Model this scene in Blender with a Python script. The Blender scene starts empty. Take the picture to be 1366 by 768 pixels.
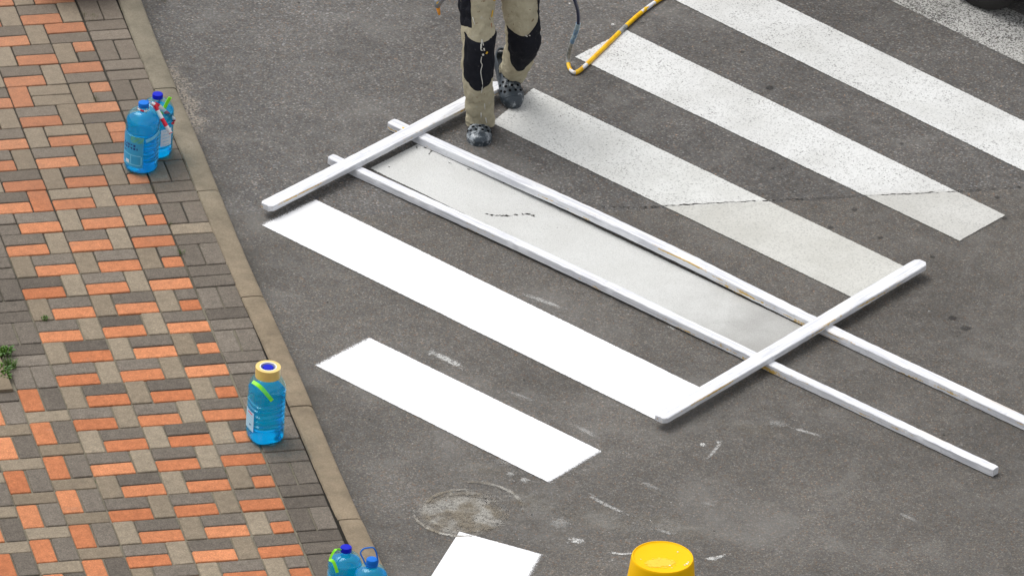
import bpy, bmesh, math, random
from mathutils import Vector, Matrix, noise
import numpy as np
random.seed(7)
R = math.radians
scene = bpy.context.scene
col = scene.collection
ROAD = -0.10          # road surface; the pavement's top is z = 0, y runs along the kerb, x across it

# ------------------------------------------------------------------ camera
FPX = 14520.0
CAM = Vector((-10.0103, -45.4706, 25.2361))
FW = Vector((0.2263649, 0.83732995, -0.49763187)).normalized()
RT = Vector((0.97162316, -0.23009653, 0.05480891)).normalized()
UP = RT.cross(FW).normalized()
cd = bpy.data.cameras.new('camera'); cam = bpy.data.objects.new('camera', cd); col.objects.link(cam)
m = Matrix((RT, UP, -FW)).transposed().to_4x4(); m.translation = CAM
cam.matrix_world = m
cd.sensor_width = 36; cd.sensor_fit = 'HORIZONTAL'; cd.lens = FPX / 1366 * 36
cd.clip_start = 0.5; cd.clip_end = 600
scene.camera = cam

def ray(u, v): return FW + RT * ((u - 683) / FPX) - UP * ((v - 384) / FPX)
def atz(u, v, z):
    d = ray(u, v); return CAM + d * ((z - CAM.z) / d.z)
def aty(u, v, y):
    d = ray(u, v); return CAM + d * ((y - CAM.y) / d.y)

# ------------------------------------------------------------------ light
w = bpy.data.worlds.new('World'); scene.world = w; w.use_nodes = True
nt = w.node_tree; bg = nt.nodes['Background']
sky = nt.nodes.new('ShaderNodeTexSky'); sky.sky_type = 'NISHITA'; sky.sun_disc = False
SUN_EL, SUN_AZ = 63, -40           # azimuth measured from +y towards +x
sky.sun_elevation = R(SUN_EL); sky.sun_rotation = R(SUN_AZ)
sky.air_density = 1.0; sky.dust_density = 4.0; sky.ozone_density = 1.0
hsv = nt.nodes.new('ShaderNodeHueSaturation'); hsv.inputs['Saturation'].default_value = 0.14
nt.links.new(sky.outputs[0], hsv.inputs['Color']); nt.links.new(hsv.outputs[0], bg.inputs['Color'])
bg.inputs['Strength'].default_value = 0.148
sl = bpy.data.lights.new('sun', 'SUN'); sl.energy = .85; sl.angle = R(40); sl.color = (1, .965, .92)
so = bpy.data.objects.new('sun', sl); col.objects.link(so)
sd = Vector((math.sin(R(SUN_AZ)) * math.cos(R(SUN_EL)), math.cos(R(SUN_AZ)) * math.cos(R(SUN_EL)), math.sin(R(SUN_EL))))
so.rotation_euler = sd.to_track_quat('Z', 'Y').to_euler(); so.location = sd * 30
vs = scene.view_settings
vs.view_transform = 'Standard'; vs.look = 'None'; vs.gamma = 1; vs.use_curve_mapping = False
vs.exposure = 0.44

# ------------------------------------------------------------------ material helpers
class NT:
    def __init__(s, name):
        s.m = bpy.data.materials.new(name); s.m.use_nodes = True
        s.t = s.m.node_tree; s.b = s.t.nodes['Principled BSDF']; s.out = s.t.nodes['Material Output']
    def n(s, typ, **kw):
        nd = s.t.nodes.new('ShaderNode' + typ)
        for k, v in kw.items(): setattr(nd, k, v)
        return nd
    def l(s, a, b): s.t.links.new(a, b)
    def setin(s, sock, v):
        if hasattr(v, 'links') or isinstance(v, bpy.types.NodeSocket): s.l(v, sock)
        else: sock.default_value = v
    def math(s, op, a, b=None, c=None, clamp=False):
        nd = s.n('Math', operation=op, use_clamp=clamp)
        s.setin(nd.inputs[0], a)
        if b is not None: s.setin(nd.inputs[1], b)
        if c is not None: s.setin(nd.inputs[2], c)
        return nd.outputs[0]
    def pos(s, scale=None):
        g = s.n('NewGeometry').outputs['Position']
        return g
    def obj(s): return s.n('TexCoord').outputs['Object']
    def noise(s, vec, scale, detail=4, rough=.55, dist=0):
        nd = s.n('TexNoise'); s.l(vec, nd.inputs['Vector'])
        nd.inputs['Scale'].default_value = scale; nd.inputs['Detail'].default_value = detail
        nd.inputs['Roughness'].default_value = rough; nd.inputs['Distortion'].default_value = dist
        return nd.outputs['Fac']
    def voro(s, vec, scale, rnd=1.0):
        nd = s.n('TexVoronoi'); s.l(vec, nd.inputs['Vector']); nd.inputs['Scale'].default_value = scale
        nd.inputs['Randomness'].default_value = rnd
        sp = s.n('SeparateColor'); s.l(nd.outputs['Color'], sp.inputs[0])
        return nd.outputs['Distance'], sp.outputs[0], sp.outputs[1], sp.outputs[2]
    def ramp(s, fac, stops, interp='LINEAR'):
        nd = s.n('ValToRGB'); s.l(fac, nd.inputs[0]); cr = nd.color_ramp; cr.interpolation = interp
        while len(cr.elements) < len(stops): cr.elements.new(.5)
        for e, (p, c) in zip(cr.elements, stops):
            e.position = p; e.color = (*c, 1) if not isinstance(c, (int, float)) else (c, c, c, 1)
        return nd.outputs[0]
    def mix(s, fac, a, b, blend='MIX'):
        nd = s.n('Mix', data_type='RGBA', blend_type=blend)
        s.setin(nd.inputs[0], fac)
        for i, v in ((6, a), (7, b)):
            if isinstance(v, tuple) and len(v) == 3: v = (*v, 1)
            s.setin(nd.inputs[i], v)
        return nd.outputs[2]
    def sstep(s, x, a, b):
        nd = s.n('MapRange', interpolation_type='SMOOTHSTEP'); s.setin(nd.inputs[0], x)
        nd.inputs[1].default_value = a; nd.inputs[2].default_value = b
        return nd.outputs[0]
    def attr(s, name): return s.n('Attribute', attribute_name=name).outputs['Fac']
    def sep(s, vec):
        nd = s.n('SeparateXYZ'); s.l(vec, nd.inputs[0]); return nd.outputs
    def bump(s, h, strength=.3, dist=.003):
        nd = s.n('Bump'); nd.inputs['Strength'].default_value = strength; nd.inputs['Distance'].default_value = dist
        s.l(h, nd.inputs['Height']); s.l(nd.outputs[0], s.b.inputs['Normal'])
    def col(s, c): s.setin(s.b.inputs['Base Color'], (*c, 1) if isinstance(c, tuple) else c)
    def rough(s, r, spec=None):
        s.setin(s.b.inputs['Roughness'], r)
        if spec is not None: s.b.inputs['Specular IOR Level'].default_value = spec
    def alpha(s, a):
        tr = s.n('BsdfTransparent'); mx = s.n('MixShader')
        s.setin(mx.inputs[0], a); s.l(tr.outputs[0], mx.inputs[1]); s.l(s.b.outputs[0], mx.inputs[2])
        s.l(mx.outputs[0], s.out.inputs['Surface'])

def plain(name, c, rough=.5, spec=.4, var=.12, scale=40, bump=0, coat=0, metal=0):
    t = NT(name); o = t.obj()
    n = t.noise(o, scale, 5)
    t.col(t.mix(t.math('MULTIPLY', n, 1.0), tuple(x * (1 - var) for x in c), tuple(min(1, x * (1 + var)) for x in c)))
    t.rough(rough, spec); t.b.inputs['Metallic'].default_value = metal
    if coat: t.b.inputs['Coat Weight'].default_value = coat; t.b.inputs['Coat Roughness'].default_value = .08
    if bump: t.bump(n, bump, .002)
    return t.m

def asphalt_colour(t):
    p = t.pos()
    x, y, z = t.sep(p)
    wob = t.math('MULTIPLY', t.math('SUBTRACT', t.noise(p, 9, 4), .5), .05)
    l1 = t.math('MULTIPLY_ADD', x, -.135, -1.938)
    l2 = t.math('MULTIPLY_ADD', x, -.0265, -2.14)
    line = t.math('ADD', t.math('MAXIMUM', l1, l2), wob)
    upper = t.sstep(t.math('SUBTRACT', y, line), -.006, .006)      # older, coarser asphalt beyond the joint
    d1, r1, g1, b1 = t.voro(p, 125)
    d2, r2, g2, b2 = t.voro(p, 250)
    stone = t.ramp(r1, [(0, .060), (.30, .085), (.62, .112), (.88, .150), (.97, .22), (1, .30)])
    fine = t.ramp(r2, [(0, .060), (.35, .090), (.7, .115), (.92, .155), (.98, .23), (1, .34)])
    lower_v = t.mix(.62, stone, fine)
    upper_v = t.mix(.30, stone, fine)
    v = t.mix(upper, lower_v, upper_v)
    tint = t.ramp(g1, [(0, (.97, .99, 1.03)), (.35, (1.0, .985, .965)), (.88, (1.04, .975, .91)), (.98, (1.14, .95, .80)), (1, (1.3, .90, .68))])
    v = t.mix(1.0, v, tint, 'MULTIPLY')
    basetint = t.mix(upper, (1.035, .985, .915), (1.01, .985, .955))
    v = t.mix(1.0, v, basetint, 'MULTIPLY')
    big = t.ramp(t.noise(p, 1.3, 5, .6), [(.28, .78), (.52, 1.0), (.74, 1.24)])
    v = t.mix(1.0, v, big, 'MULTIPLY')
    mid = t.ramp(t.noise(p, 11, 4, .6), [(.3, .88), (.7, 1.12)])
    v = t.mix(1.0, v, mid, 'MULTIPLY')
    # darker towards the right; patchy darkening towards the kerb
    worn = t.sstep(t.math('ADD', x, t.math('MULTIPLY', t.math('SUBTRACT', t.noise(p, 1.7, 3), .5), .9)), 1.2, 3.4)
    v = t.mix(t.math('MULTIPLY', worn, .55), v, t.mix(1.0, v, (.74, .73, .72), 'MULTIPLY'))
    kd = t.math('SUBTRACT', x, .33)
    nn = t.noise(p, 14, 5, .65)
    dark_mix = t.math('MULTIPLY', t.sstep(kd, .22, .0), t.sstep(t.noise(p, 5, 4), .40, .68))  # uneven darker tone close to the kerb
    v = t.mix(t.math('MULTIPLY', dark_mix, .5), v, (.065, .06, .052))
    # pale sand washed against the kerb
    ymask = t.math('MULTIPLY', t.sstep(y, -1.28, -1.05), t.sstep(y, -.42, -.62))
    sand = t.math('MULTIPLY', t.math('MULTIPLY', t.sstep(t.math('ADD', kd, t.math('MULTIPLY', t.math('SUBTRACT', nn, .5), .25)), .12, .02), ymask), t.sstep(t.noise(p, 90, 3), .42, .58))
    v = t.mix(t.math('MULTIPLY', sand, .8), v, (.36, .31, .25))
    # pale dust film on the lower road
    film = t.math('MULTIPLY', t.sstep(t.noise(p, 2.1, 6, .68, .6), .48, .74), .42)
    v = t.mix(film, v, (.20, .192, .18))
    return p, v, d1, d2, upper

def make_asphalt():
    t = NT('asphalt'); p, v, d1, d2, up = asphalt_colour(t)
    t.col(v); t.rough(.82, .3)
    h = t.math('ADD', t.math('MULTIPLY', d1, .7), t.math('MULTIPLY', d2, .4))
    t.bump(t.math('ADD', h, t.math('MULTIPLY', t.noise(p, 300, 2), .3)), .55, .004)
    return t.m

def make_paint(name, c, wear, soft=0.0, dark_mix=.1, cut=.0, bump=.3, smooth_lower=False, grime=False, grain=0):
    """road paint: wear = share of pits that show the asphalt, soft = metres over which the ends fade out"""
    t = NT(name); p = t.pos(); x, y, z = t.sep(p)
    n1 = t.noise(p, 120, 4, .65); n2 = t.noise(p, 330, 2, .6); n3 = t.noise(p, 3.2, 5, .6)
    d, r, g, b = t.voro(p, 105)
    tone = t.math('MULTIPLY', t.sstep(n3, .35, .72), dark_mix)  # blotches of dirt on the paint
    c0 = t.mix(tone, c, tuple(k * q for k, q in zip(c, (.70, .69, .66))))
    c0 = t.mix(t.math('MULTIPLY', t.sstep(n1, .52, .36), min(1, wear * 3.5)), c0, tuple(k * .62 for k in c))
    streak = t.noise(p, 26, 5, .7)
    c0 = t.mix(t.math('MULTIPLY', t.sstep(streak, .5, .7), dark_mix * .8), c0, tuple(k * .80 for k in c))
    if smooth_lower:
        lw_ = t.sstep(t.math('SUBTRACT', t.math('MULTIPLY_ADD', x, -.0265, -2.125), y), -.02, .02)
        c0 = t.mix(t.math('MULTIPLY', lw_, .8), c0, t.mix(1.0, c0, (.78, .765, .73), 'MULTIPLY'))
    if grime:
        g_ = t.math('ADD', t.attr('endb'), t.math('MULTIPLY', t.math('SUBTRACT', t.noise(p, 4, 5, .65), .5), .9))
        c0 = t.mix(t.math('MULTIPLY', t.sstep(g_, .75, -.05), .75), c0, (.26, .255, .24))
    if grain:
        c0 = t.mix(1.0, c0, t.ramp(t.noise(p, 210, 3, .65), [(.32, 1 - grain), (.5, 1.0), (.7, 1 + grain * .35)]), 'MULTIPLY')
    t.col(c0); t.rough(.62, .35)
    pit = t.math('ADD', t.math('MULTIPLY', n1, .7), t.math('MULTIPLY', n2, .3))
    pit = t.math('ADD', pit, t.math('MULTIPLY', t.math('SUBTRACT', t.noise(p, 5, 4), .5), .16))
    if smooth_lower:      # the newer asphalt below the joint holds the paint better
        line = t.math('MULTIPLY_ADD', x, -.0265, -2.125)
        low = t.sstep(t.math('SUBTRACT', line, y), -.01, .01)
        pit = t.math('ADD', pit, t.math('MULTIPLY', low, .06))
    thr = .30 + wear * .42
    keep = t.sstep(pit, thr - .025, thr + .025)
    sidef = t.sstep(t.math('ADD', t.attr('side'), t.math('MULTIPLY', t.math('SUBTRACT', n1, .5), .012)), .0035, .0075)
    keep = t.math('MULTIPLY', keep, sidef)
    if soft:
        for a in ('enda', 'endb'):
            e = t.math('DIVIDE', t.attr(a), soft)
            e = t.math('ADD', e, t.math('MULTIPLY', t.math('SUBTRACT', n2, .5), 1.3))
            e = t.math('ADD', e, t.math('MULTIPLY', t.math('SUBTRACT', n1, .5), .8))
            keep = t.math('MULTIPLY', keep, t.sstep(e, .22, .62))
    else:
        for a in ('enda', 'endb'):
            keep = t.math('MULTIPLY', keep, t.sstep(t.math('ADD', t.attr(a), t.math('MULTIPLY', t.math('SUBTRACT', n1, .5), .014)), .003, .008))
    t.bump(t.math('ADD', t.math('MULTIPLY', d, .5), n1), bump, .003)
    t.alpha(keep)
    return t.m

def make_decal(name, c, scale=70, lo=.25, hi=.85, rough=.8, c2=None, body=.62):
    t = NT(name); p = t.pos()
    n = t.math('ADD', t.math('MULTIPLY', t.noise(p, scale, 4, .7), .6), t.math('MULTIPLY', t.noise(p, scale * 4, 2, .6), .4))
    a = t.math('MULTIPLY', t.sstep(t.math('ADD', t.math('MULTIPLY', t.attr('fade'), body), t.math('MULTIPLY', t.math('SUBTRACT', n, .5), 3.0)), lo, hi), t.attr('strength'))
    if c2: t.col(t.mix(t.sstep(t.noise(p, 9, 4), .4, .6), c, c2))
    else: t.col(c)
    t.rough(rough, .3); t.alpha(a)
    return t.m

def make_paver(name, c, c2, grit=.2):
    t = NT(name); p = t.pos()
    ti = t.attr('tint')
    base = t.mix(ti, c, c2)
    d, r, g, b = t.voro(p, 240)
    gr = t.ramp(r, [(0, 1 - grit * 1.4), (.5, 1.0), (.93, 1 + grit), (1, 1 + grit * 2.2)])
    base = t.mix(1.0, base, gr, 'MULTIPLY')
    base = t.mix(1.0, base, t.ramp(t.noise(p, 26, 4, .65), [(.3, .84), (.7, 1.14)]), 'MULTIPLY')
    base = t.mix(1.0, base, t.ramp(t.noise(p, 1.6, 4, .6), [(.3, .88), (.7, 1.10)]), 'MULTIPLY')
    st = t.math('MULTIPLY', t.sstep(t.noise(p, 7, 5, .7), .60, .78), .35)
    base = t.mix(st, base, (.20, .175, .145))
    yy = t.sep(p)[1]
    old = t.sstep(t.math('ADD', yy, t.math('MULTIPLY', t.math('SUBTRACT', t.noise(p, 2.0, 4), .5), 2.4)), -3.2, -.8)
    base = t.mix(t.math('MULTIPLY', old, .34), base, (.215, .175, .135))
    sc = t.math('MULTIPLY', t.sstep(t.noise(p, 55, 4, .7), .60, .72), .45)
    base = t.mix(sc, base, t.mix(1.0, base, (.62, .60, .58), 'MULTIPLY'))
    t.col(base); t.rough(.85, .25)
    t.bump(t.math('ADD', t.noise(p, 260, 2), t.math('MULTIPLY', d, .6)), .45, .0022)
    return t.m

def make_joint():
    t = NT('joint_sand'); p = t.pos(); x, y, z = t.sep(p)
    far = t.sstep(t.math('ADD', y, t.math('MULTIPLY', t.math('SUBTRACT', t.noise(p, 2.4, 4), .5), 2.0)), -3.4, -2.0)
    pale = t.mix(t.noise(p, 160, 3), (.10, .09, .065), (.27, .245, .19))
    dark = t.mix(t.noise(p, 160, 3), (.028, .026, .022), (.075, .068, .056))
    v = t.mix(far, pale, dark)
    v = t.mix(t.sstep(x, .186, .200), v, (.022, .020, .017))
    green = t.math('MULTIPLY', t.sstep(t.noise(p, 6, 5, .7), .60, .70), .7)
    v = t.mix(green, v, (.05, .065, .018))
    t.col(v); t.rough(.95, .1); t.bump(t.noise(p, 200, 3), .6, .004)
    return t.m

M = {}
M['asphalt'] = make_asphalt()
M['fresh'] = make_paint('fresh_road_paint', (.80, .805, .82), .02, soft=.045, dark_mix=.03, bump=.12)
M['old'] = make_paint('old_road_paint', (.645, .65, .63), .20, dark_mix=.45, smooth_lower=True)
M['older'] = make_paint('older_road_paint', (.63, .635, .625), .22, dark_mix=.5, smooth_lower=True)
M['primer'] = make_paint('grey_road_paint', (.57, .575, .56), .06, dark_mix=.30, bump=.35, grime=True, grain=.22)
M['worn'] = make_paint('worn_road_paint', (.52, .515, .49), .43, dark_mix=.6)
M['smear'] = make_decal('chalk_smear', (.62, .62, .60))
M['dust'] = make_decal('plaster_dust', (.40, .385, .35), scale=45, c2=(.24, .21, .165), rough=.95, lo=.05, hi=1.1, body=.72)
M['tar'] = make_decal('tar_spot', (.022, .022, .023), scale=120, body=1.0)
M['crack'] = plain('crack_dark', (.03, .028, .025), .95, .1)
M['p_dark'] = make_paver('paver_dark', (.098, .083, .068), (.178, .152, .124))
M['p_orange'] = make_paver('paver_orange', (.40, .135, .056), (.535, .215, .100), .14)
M['p_beige'] = make_paver('paver_beige', (.188, .150, .106), (.265, .219, .160), .14)
M['joint'] = make_joint()

def make_kerb():
    t = NT('kerb_concrete'); p = t.pos(); x, y, z = t.sep(p)
    far = t.sstep(y, -3.4, -.8)
    base = t.mix(far, (.226, .180, .125), (.195, .172, .130))
    base = t.mix(1.0, base, t.ramp(t.noise(p, 6, 6, .7), [(.3, .68), (.5, 1.0), (.72, 1.28)]), 'MULTIPLY')
    base = t.mix(1.0, base, t.ramp(t.noise(p, 130, 3, .6), [(.3, .86), (.7, 1.14)]), 'MULTIPLY')
    base = t.mix(t.math('MULTIPLY', t.sstep(t.noise(p, 15, 5, .7), .60, .74), .5), base, (.13, .105, .075))
    t.col(base); t.rough(.88, .2); t.bump(t.noise(p, 180, 4, .7), .5, .003)
    return t.m
M['kerb'] = make_kerb()
def make_soil():
    t = NT('soil'); p = t.pos()
    t.col(t.mix(t.noise(p, 30, 6, .7), (.05, .036, .022), (.13, .10, .065))); t.rough(.95, .1); t.bump(t.noise(p, 60, 5, .7), .9, .02)
    return t.m
M['soil'] = make_soil()
def make_leaf(name, a, b):
    t = NT(name); t.col(t.mix(t.attr('tint'), a, b)); t.rough(.5, .4)
    t.b.inputs['Subsurface Weight'].default_value = 0
    return t.m
M['leaf'] = make_leaf('leaf', (.03, .085, .010), (.10, .20, .022))
M['moss'] = make_leaf('moss', (.06, .075, .015), (.13, .15, .04))

def make_plank():
    t = NT('painted_plank'); o = t.obj()
    mp = t.n('Mapping'); t.l(o, mp.inputs[0]); mp.inputs['Scale'].default_value = (1.2, 22, 22)
    v = mp.outputs[0]
    grain = t.noise(v, 3.0, 6, .7, .4)
    c = t.mix(t.sstep(grain, .44, .62), (.73, .74, .765), (.56, .57, .61))
    c = t.mix(t.math('MULTIPLY', t.sstep(t.noise(o, 24, 5, .7), .58, .68), .6), c, (.50, .51, .54))
    g = t.n('NewGeometry'); nz = t.sep(g.outputs['Normal'])[2]
    yn = t.sstep(t.math('ADD', t.math('MULTIPLY', t.noise(v, 1.7, 4, .6), .8), t.math('MULTIPLY', t.noise(o, 60, 3, .7), .2)), .575, .62)
    edge = t.attr('edge')
    c = t.mix(t.math('MULTIPLY', yn, edge), c, (.62, .40, .09))
    t.col(c); t.rough(.5, .4); t.bump(t.math('ADD', grain, t.noise(o, 70, 4, .7)), .35, .004)
    return t.m
M['plank'] = make_plank()
M['plank_yellow'] = plain('yellow_paint_spot', (.85, .50, .01), .5)

# ------------------------------------------------------------------ mesh helpers
class MB:
    """collects faces and links them as one mesh object"""
    def __init__(s): s.v = []; s.f = []; s.mi = []; s.at = {}
    def add(s, verts, faces, mi=0, **att):
        o = len(s.v); s.v += [tuple(q) for q in verts]
        s.f += [tuple(o + i for i in f) for f in faces]
        s.mi += [mi] * len(faces) if isinstance(mi, int) else list(mi)
        for k, vals in att.items():
            d = s.at.setdefault(k, [0.0] * o)
            d += [0.0] * (o - len(d))
            d += list(vals) if hasattr(vals, '__len__') else [vals] * len(verts)
        return o
    def box(s, lo, hi, mi=0):
        x0, y0, z0 = lo; x1, y1, z1 = hi
        s.add([(x0, y0, z0), (x1, y0, z0), (x1, y1, z0), (x0, y1, z0), (x0, y0, z1), (x1, y0, z1), (x1, y1, z1), (x0, y1, z1)],
              [(0, 3, 2, 1), (4, 5, 6, 7), (0, 1, 5, 4), (1, 2, 6, 5), (2, 3, 7, 6), (3, 0, 4, 7)], mi)
    def rings(s, rings, mi=0, cap0=True, cap1=True, closed=True, **att):
        n = len(rings[0]); vs = [q for r in rings for q in r]; fs = []
        for i in range(len(rings) - 1):
            for j in range(n if closed else n - 1):
                k = (j + 1) % n
                fs.append((i * n + j, i * n + k, (i + 1) * n + k, (i + 1) * n + j))
        if cap0: fs.append(tuple(range(n - 1, -1, -1)))
        if cap1: fs.append(tuple((len(rings) - 1) * n + j for j in range(n)))
        s.add(vs, fs, mi, **att)
    def tube(s, pts, r, n=10, mi=0):
        pts = [Vector(p) for p in pts]; rings = []
        ref = Vector((0, 0, 1))
        for i, p in enumerate(pts):
            t = (pts[min(i + 1, len(pts) - 1)] - pts[max(i - 1, 0)]).normalized()
            a = t.cross(ref)
            if a.length < .05: a = t.cross(Vector((1, 0, 0)))
            a.normalize(); b = t.cross(a)
            rr = r[i] if hasattr(r, '__len__') else r
            if i and (a.dot(pa) < 0): a, b = -a, -b
            pa = a
            rings.append([p + a * (rr * math.cos(2 * math.pi * k / n)) + b * (rr * math.sin(2 * math.pi * k / n)) for k in range(n)])
        s.rings(rings, mi)
    def build(s, name, mats, parent=None, smooth=False, loc=None, autosmooth=None):
        me = bpy.data.meshes.new(name); me.from_pydata(s.v, [], s.f); me.update()
        mats = mats if isinstance(mats, (list, tuple)) else [mats]
        for q in mats: me.materials.append(q)
        me.polygons.foreach_set('material_index', s.mi)
        for k, vals in s.at.items():
            vals = vals + [0.0] * (len(s.v) - len(vals))
            a = me.attributes.new(k, 'FLOAT', 'POINT'); a.data.foreach_set('value', vals)
        bm = bmesh.new(); bm.from_mesh(me); bmesh.ops.recalc_face_normals(bm, faces=bm.faces); bm.to_mesh(me); bm.free()
        if smooth:
            me.polygons.foreach_set('use_smooth', [True] * len(me.polygons))
            if autosmooth: me.set_sharp_from_angle(angle=R(autosmooth))
        o = bpy.data.objects.new(name, me); col.objects.link(o)
        if parent is not None: o.parent = parent
        if loc is not None: o.location = loc
        return o

def tag(o, label=None, cat=None, group=None, kind=None):
    if label: o['label'] = label
    if cat: o['category'] = cat
    if group: o['group'] = group
    if kind: o['kind'] = kind
    return o
def empty(name, loc, rz=0, rot=None):
    o = bpy.data.objects.new(name, None); col.objects.link(o); o.location = loc
    o.rotation_euler = rot if rot else (0, 0, rz); o.empty_display_size = .1
    return o
def catmull(pts, per=8):
    P = [Vector(p) for p in pts]; out = []
    for i in range(len(P) - 1):
        a, b, c, d = P[max(i - 1, 0)], P[i], P[i + 1], P[min(i + 2, len(P) - 1)]
        for k in range(per):
            t = k / per
            out.append(.5 * ((2 * b) + (c - a) * t + (2 * a - 5 * b + 4 * c - d) * t * t + (3 * b - a - 3 * c + d) * t ** 3))
    out.append(P[-1]); return out
def grid(mb, fn, nu, nv, mi=0, att=None):
    vs = [fn(i / nu, j / nv) for j in range(nv + 1) for i in range(nu + 1)]
    fs = [(j * (nu + 1) + i, j * (nu + 1) + i + 1, (j + 1) * (nu + 1) + i + 1, (j + 1) * (nu + 1) + i) for j in range(nv) for i in range(nu)]
    mis = mi if isinstance(mi, int) else [mi(i, j) for j in range(nv) for i in range(nu)]
    mb.add(vs, fs, mis, **(att or {}))

# ------------------------------------------------------------------ road, kerb, pavement
b = MB(); b.add([(.30, -90, ROAD), (150, -90, ROAD), (150, 160, ROAD), (.30, 160, ROAD)], [(0, 1, 2, 3)])
tag(b.build('road', M['asphalt']), 'grey brown asphalt road beside the brick pavement', 'road', kind='structure')
b = MB(); b.add([(-150, -90, -.03), (-1.2, -90, -.03), (-1.2, 160, -.03), (-150, 160, -.03)], [(0, 1, 2, 3)])
tag(b.build('ground', M['soil']), 'bare brown soil beyond the left edge of the pavement', 'ground', kind='structure')

b = MB(); y = 1.105 + 1.005 * 6
def kx(y): return .010 * math.sin(y * .9 + .4) + .004 * math.sin(y * 3.1)
while y > -12:
    y1 = y - 1.005; x0 = .206 + random.uniform(-.002, .002); x1 = .322 + random.uniform(-.003, .003)
    dz = random.uniform(-.002, .002)
    N = 26; rings = []
    for i in range(N + 1):
        yy = y - .004 + (y1 - y + .008) * i / N
        e = .004 if i in (0, N) else 0
        kk = kx(yy)
        def wv(a, s): return .0018 * noise.noise(Vector((a * 7, yy * 19, s)))
        rings.append([(x0 + kk, yy, -.16), (x0 + kk + wv(1, 2), yy, -.006 + dz - e), (x0 + kk + .006 + wv(3, 1), yy, .002 + dz - e),
                      (x0 + kk + .05, yy, .003 + dz - e + wv(6, 6)), (x1 + kk - .022 + wv(2, 5), yy, .001 + dz - e), (x1 + kk - .008 + wv(2, 5), yy, -.006 + dz - e), (x1 + kk + wv(2, 5), yy, -.022 + dz - e), (x1 + kk + .006, yy, -.16)])
    b.rings(rings); y = y1
tag(b.build('kerb', M['kerb'], smooth=True, autosmooth=35), 'weathered tan concrete kerb stones between pavement and road', 'kerb', kind='structure')

DK, OR, BE = 0, 1, 2
pav = MB(); tints = []
def paver(x0, x1, y0, y1, c):
    """x, y in units of 0.1 m; y0 > y1 (y0 is the far edge)"""
    g = .0030
    X0, X1, Y0, Y1 = x0 * .1 + g, x1 * .1 - g, y1 * .1 + g, y0 * .1 - g
    j = lambda: random.uniform(-.0016, .0016)
    z = random.uniform(-.0018, .0018); tx = random.uniform(-.010, .010); ty = random.uniform(-.010, .010)
    cx, cy = (X0 + X1) / 2, (Y0 + Y1) / 2; dx, dy = j(), j()
    def ring(ins, zz):
        out = []; r = .005
        for (sx, sy) in ((-1, -1), (1, -1), (1, 1), (-1, 1)):
            ex = X1 - ins if sx > 0 else X0 + ins; ey = Y1 - ins if sy > 0 else Y0 + ins
            pts = [(ex - sx * r, ey), (ex, ey - sy * r)] if sx * sy < 0 else [(ex, ey - sy * r), (ex - sx * r, ey)]
            if (sx, sy) in ((-1, -1),): pts = [(ex, ey - sy * r), (ex - sx * r, ey)]
            if (sx, sy) in ((1, -1),): pts = [(ex - sx * r, ey), (ex, ey - sy * r)]
            if (sx, sy) in ((1, 1),): pts = [(ex, ey - sy * r), (ex - sx * r, ey)]
            if (sx, sy) in ((-1, 1),): pts = [(ex - sx * r, ey), (ex, ey - sy * r)]
            for (px, py) in pts: out.append((px + dx, py + dy, zz + z + (px - cx) * tx + (py - cy) * ty))
        return out
    tn = random.random()
    pav.rings([ring(0, -.05), ring(0, -.0045), ring(.002, -.0012), ring(.0055, 0)], c, cap0=False, tint=tn)
def block(x0, x1, r, top=DK, bot=OR):
    y = -2 * r; paver(x0, x1, y, y - 1, top); paver(x0, x1, y - 1, y - 2, bot)
def vert(x0, r, c=BE): paver(x0, x0 + 1, -2 * r, -2 * r - 2, c)
EDGE_END = 18
for r in range(-14, 44):
    # border of dark pairs beside the kerb
    y = -2 * r
    bo = lambda: DK
    if r % 2 == 0: paver(.03, 1.02, y, y - 2, DK); paver(1.02, 2.0, y, y - 2, DK)
    else:
        paver(.03, 2.0, y, y - 1, BE if r == 11 else DK); paver(.03, 2.0, y - 1, y - 2, DK)
    left = -8
    items = []
    if r <= 0:      # shifted courses further up
        ph = (r % 2)
        x = 0
        if r % 2 == 0: vert(-1, r); x = -1
        else: block(-2, 0, r); vert(-3, r); x = -3
        k = 0
        while x > -26:
            block(x - 2, x, r); vert(x - 3, r); x -= 3
        continue
    sw = r in (1, 2, 3, 4, 5)
    if r % 2 == 0:
        if r == 6: block(-1, 0, r, OR, OR)
        else: block(-1, 0, r, *((OR, DK) if sw else (DK, OR)))
        vert(-2, r); x = -2
    else:
        block(-2, 0, r, *((OR, DK) if sw else (DK, OR))); vert(-3, r); x = -3
    lim = -8
    while x > lim:
        if r == 4 and x == -2: block(-4, -2, r, BE, BE); vert(-5, r, OR); x = -5; continue
        if r == 6 and x == -2: block(-4, -2, r, BE, OR); vert(-5, r); x = -5; continue
        if r == 9 and x == -3: block(-5, -3, r, BE, OR); vert(-6, r, OR); x = -6; continue
        if x - 2 < lim: block(lim, x, r); x = lim; break
        block(x - 2, x, r); x -= 2
        if x > lim:
            if r == 10 and x == -7: block(-8, -7, r, DK, DK)
            else: vert(x - 1, r)
            x -= 1
    if r < EDGE_END:
        if r % 2 == 0: paver(-10, -8, y, y - 1, DK); paver(-10, -8, y - 1, y - 2, DK)
        else: paver(-10, -9, y, y - 2, DK); paver(-9, -8, y, y - 2, DK)
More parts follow.
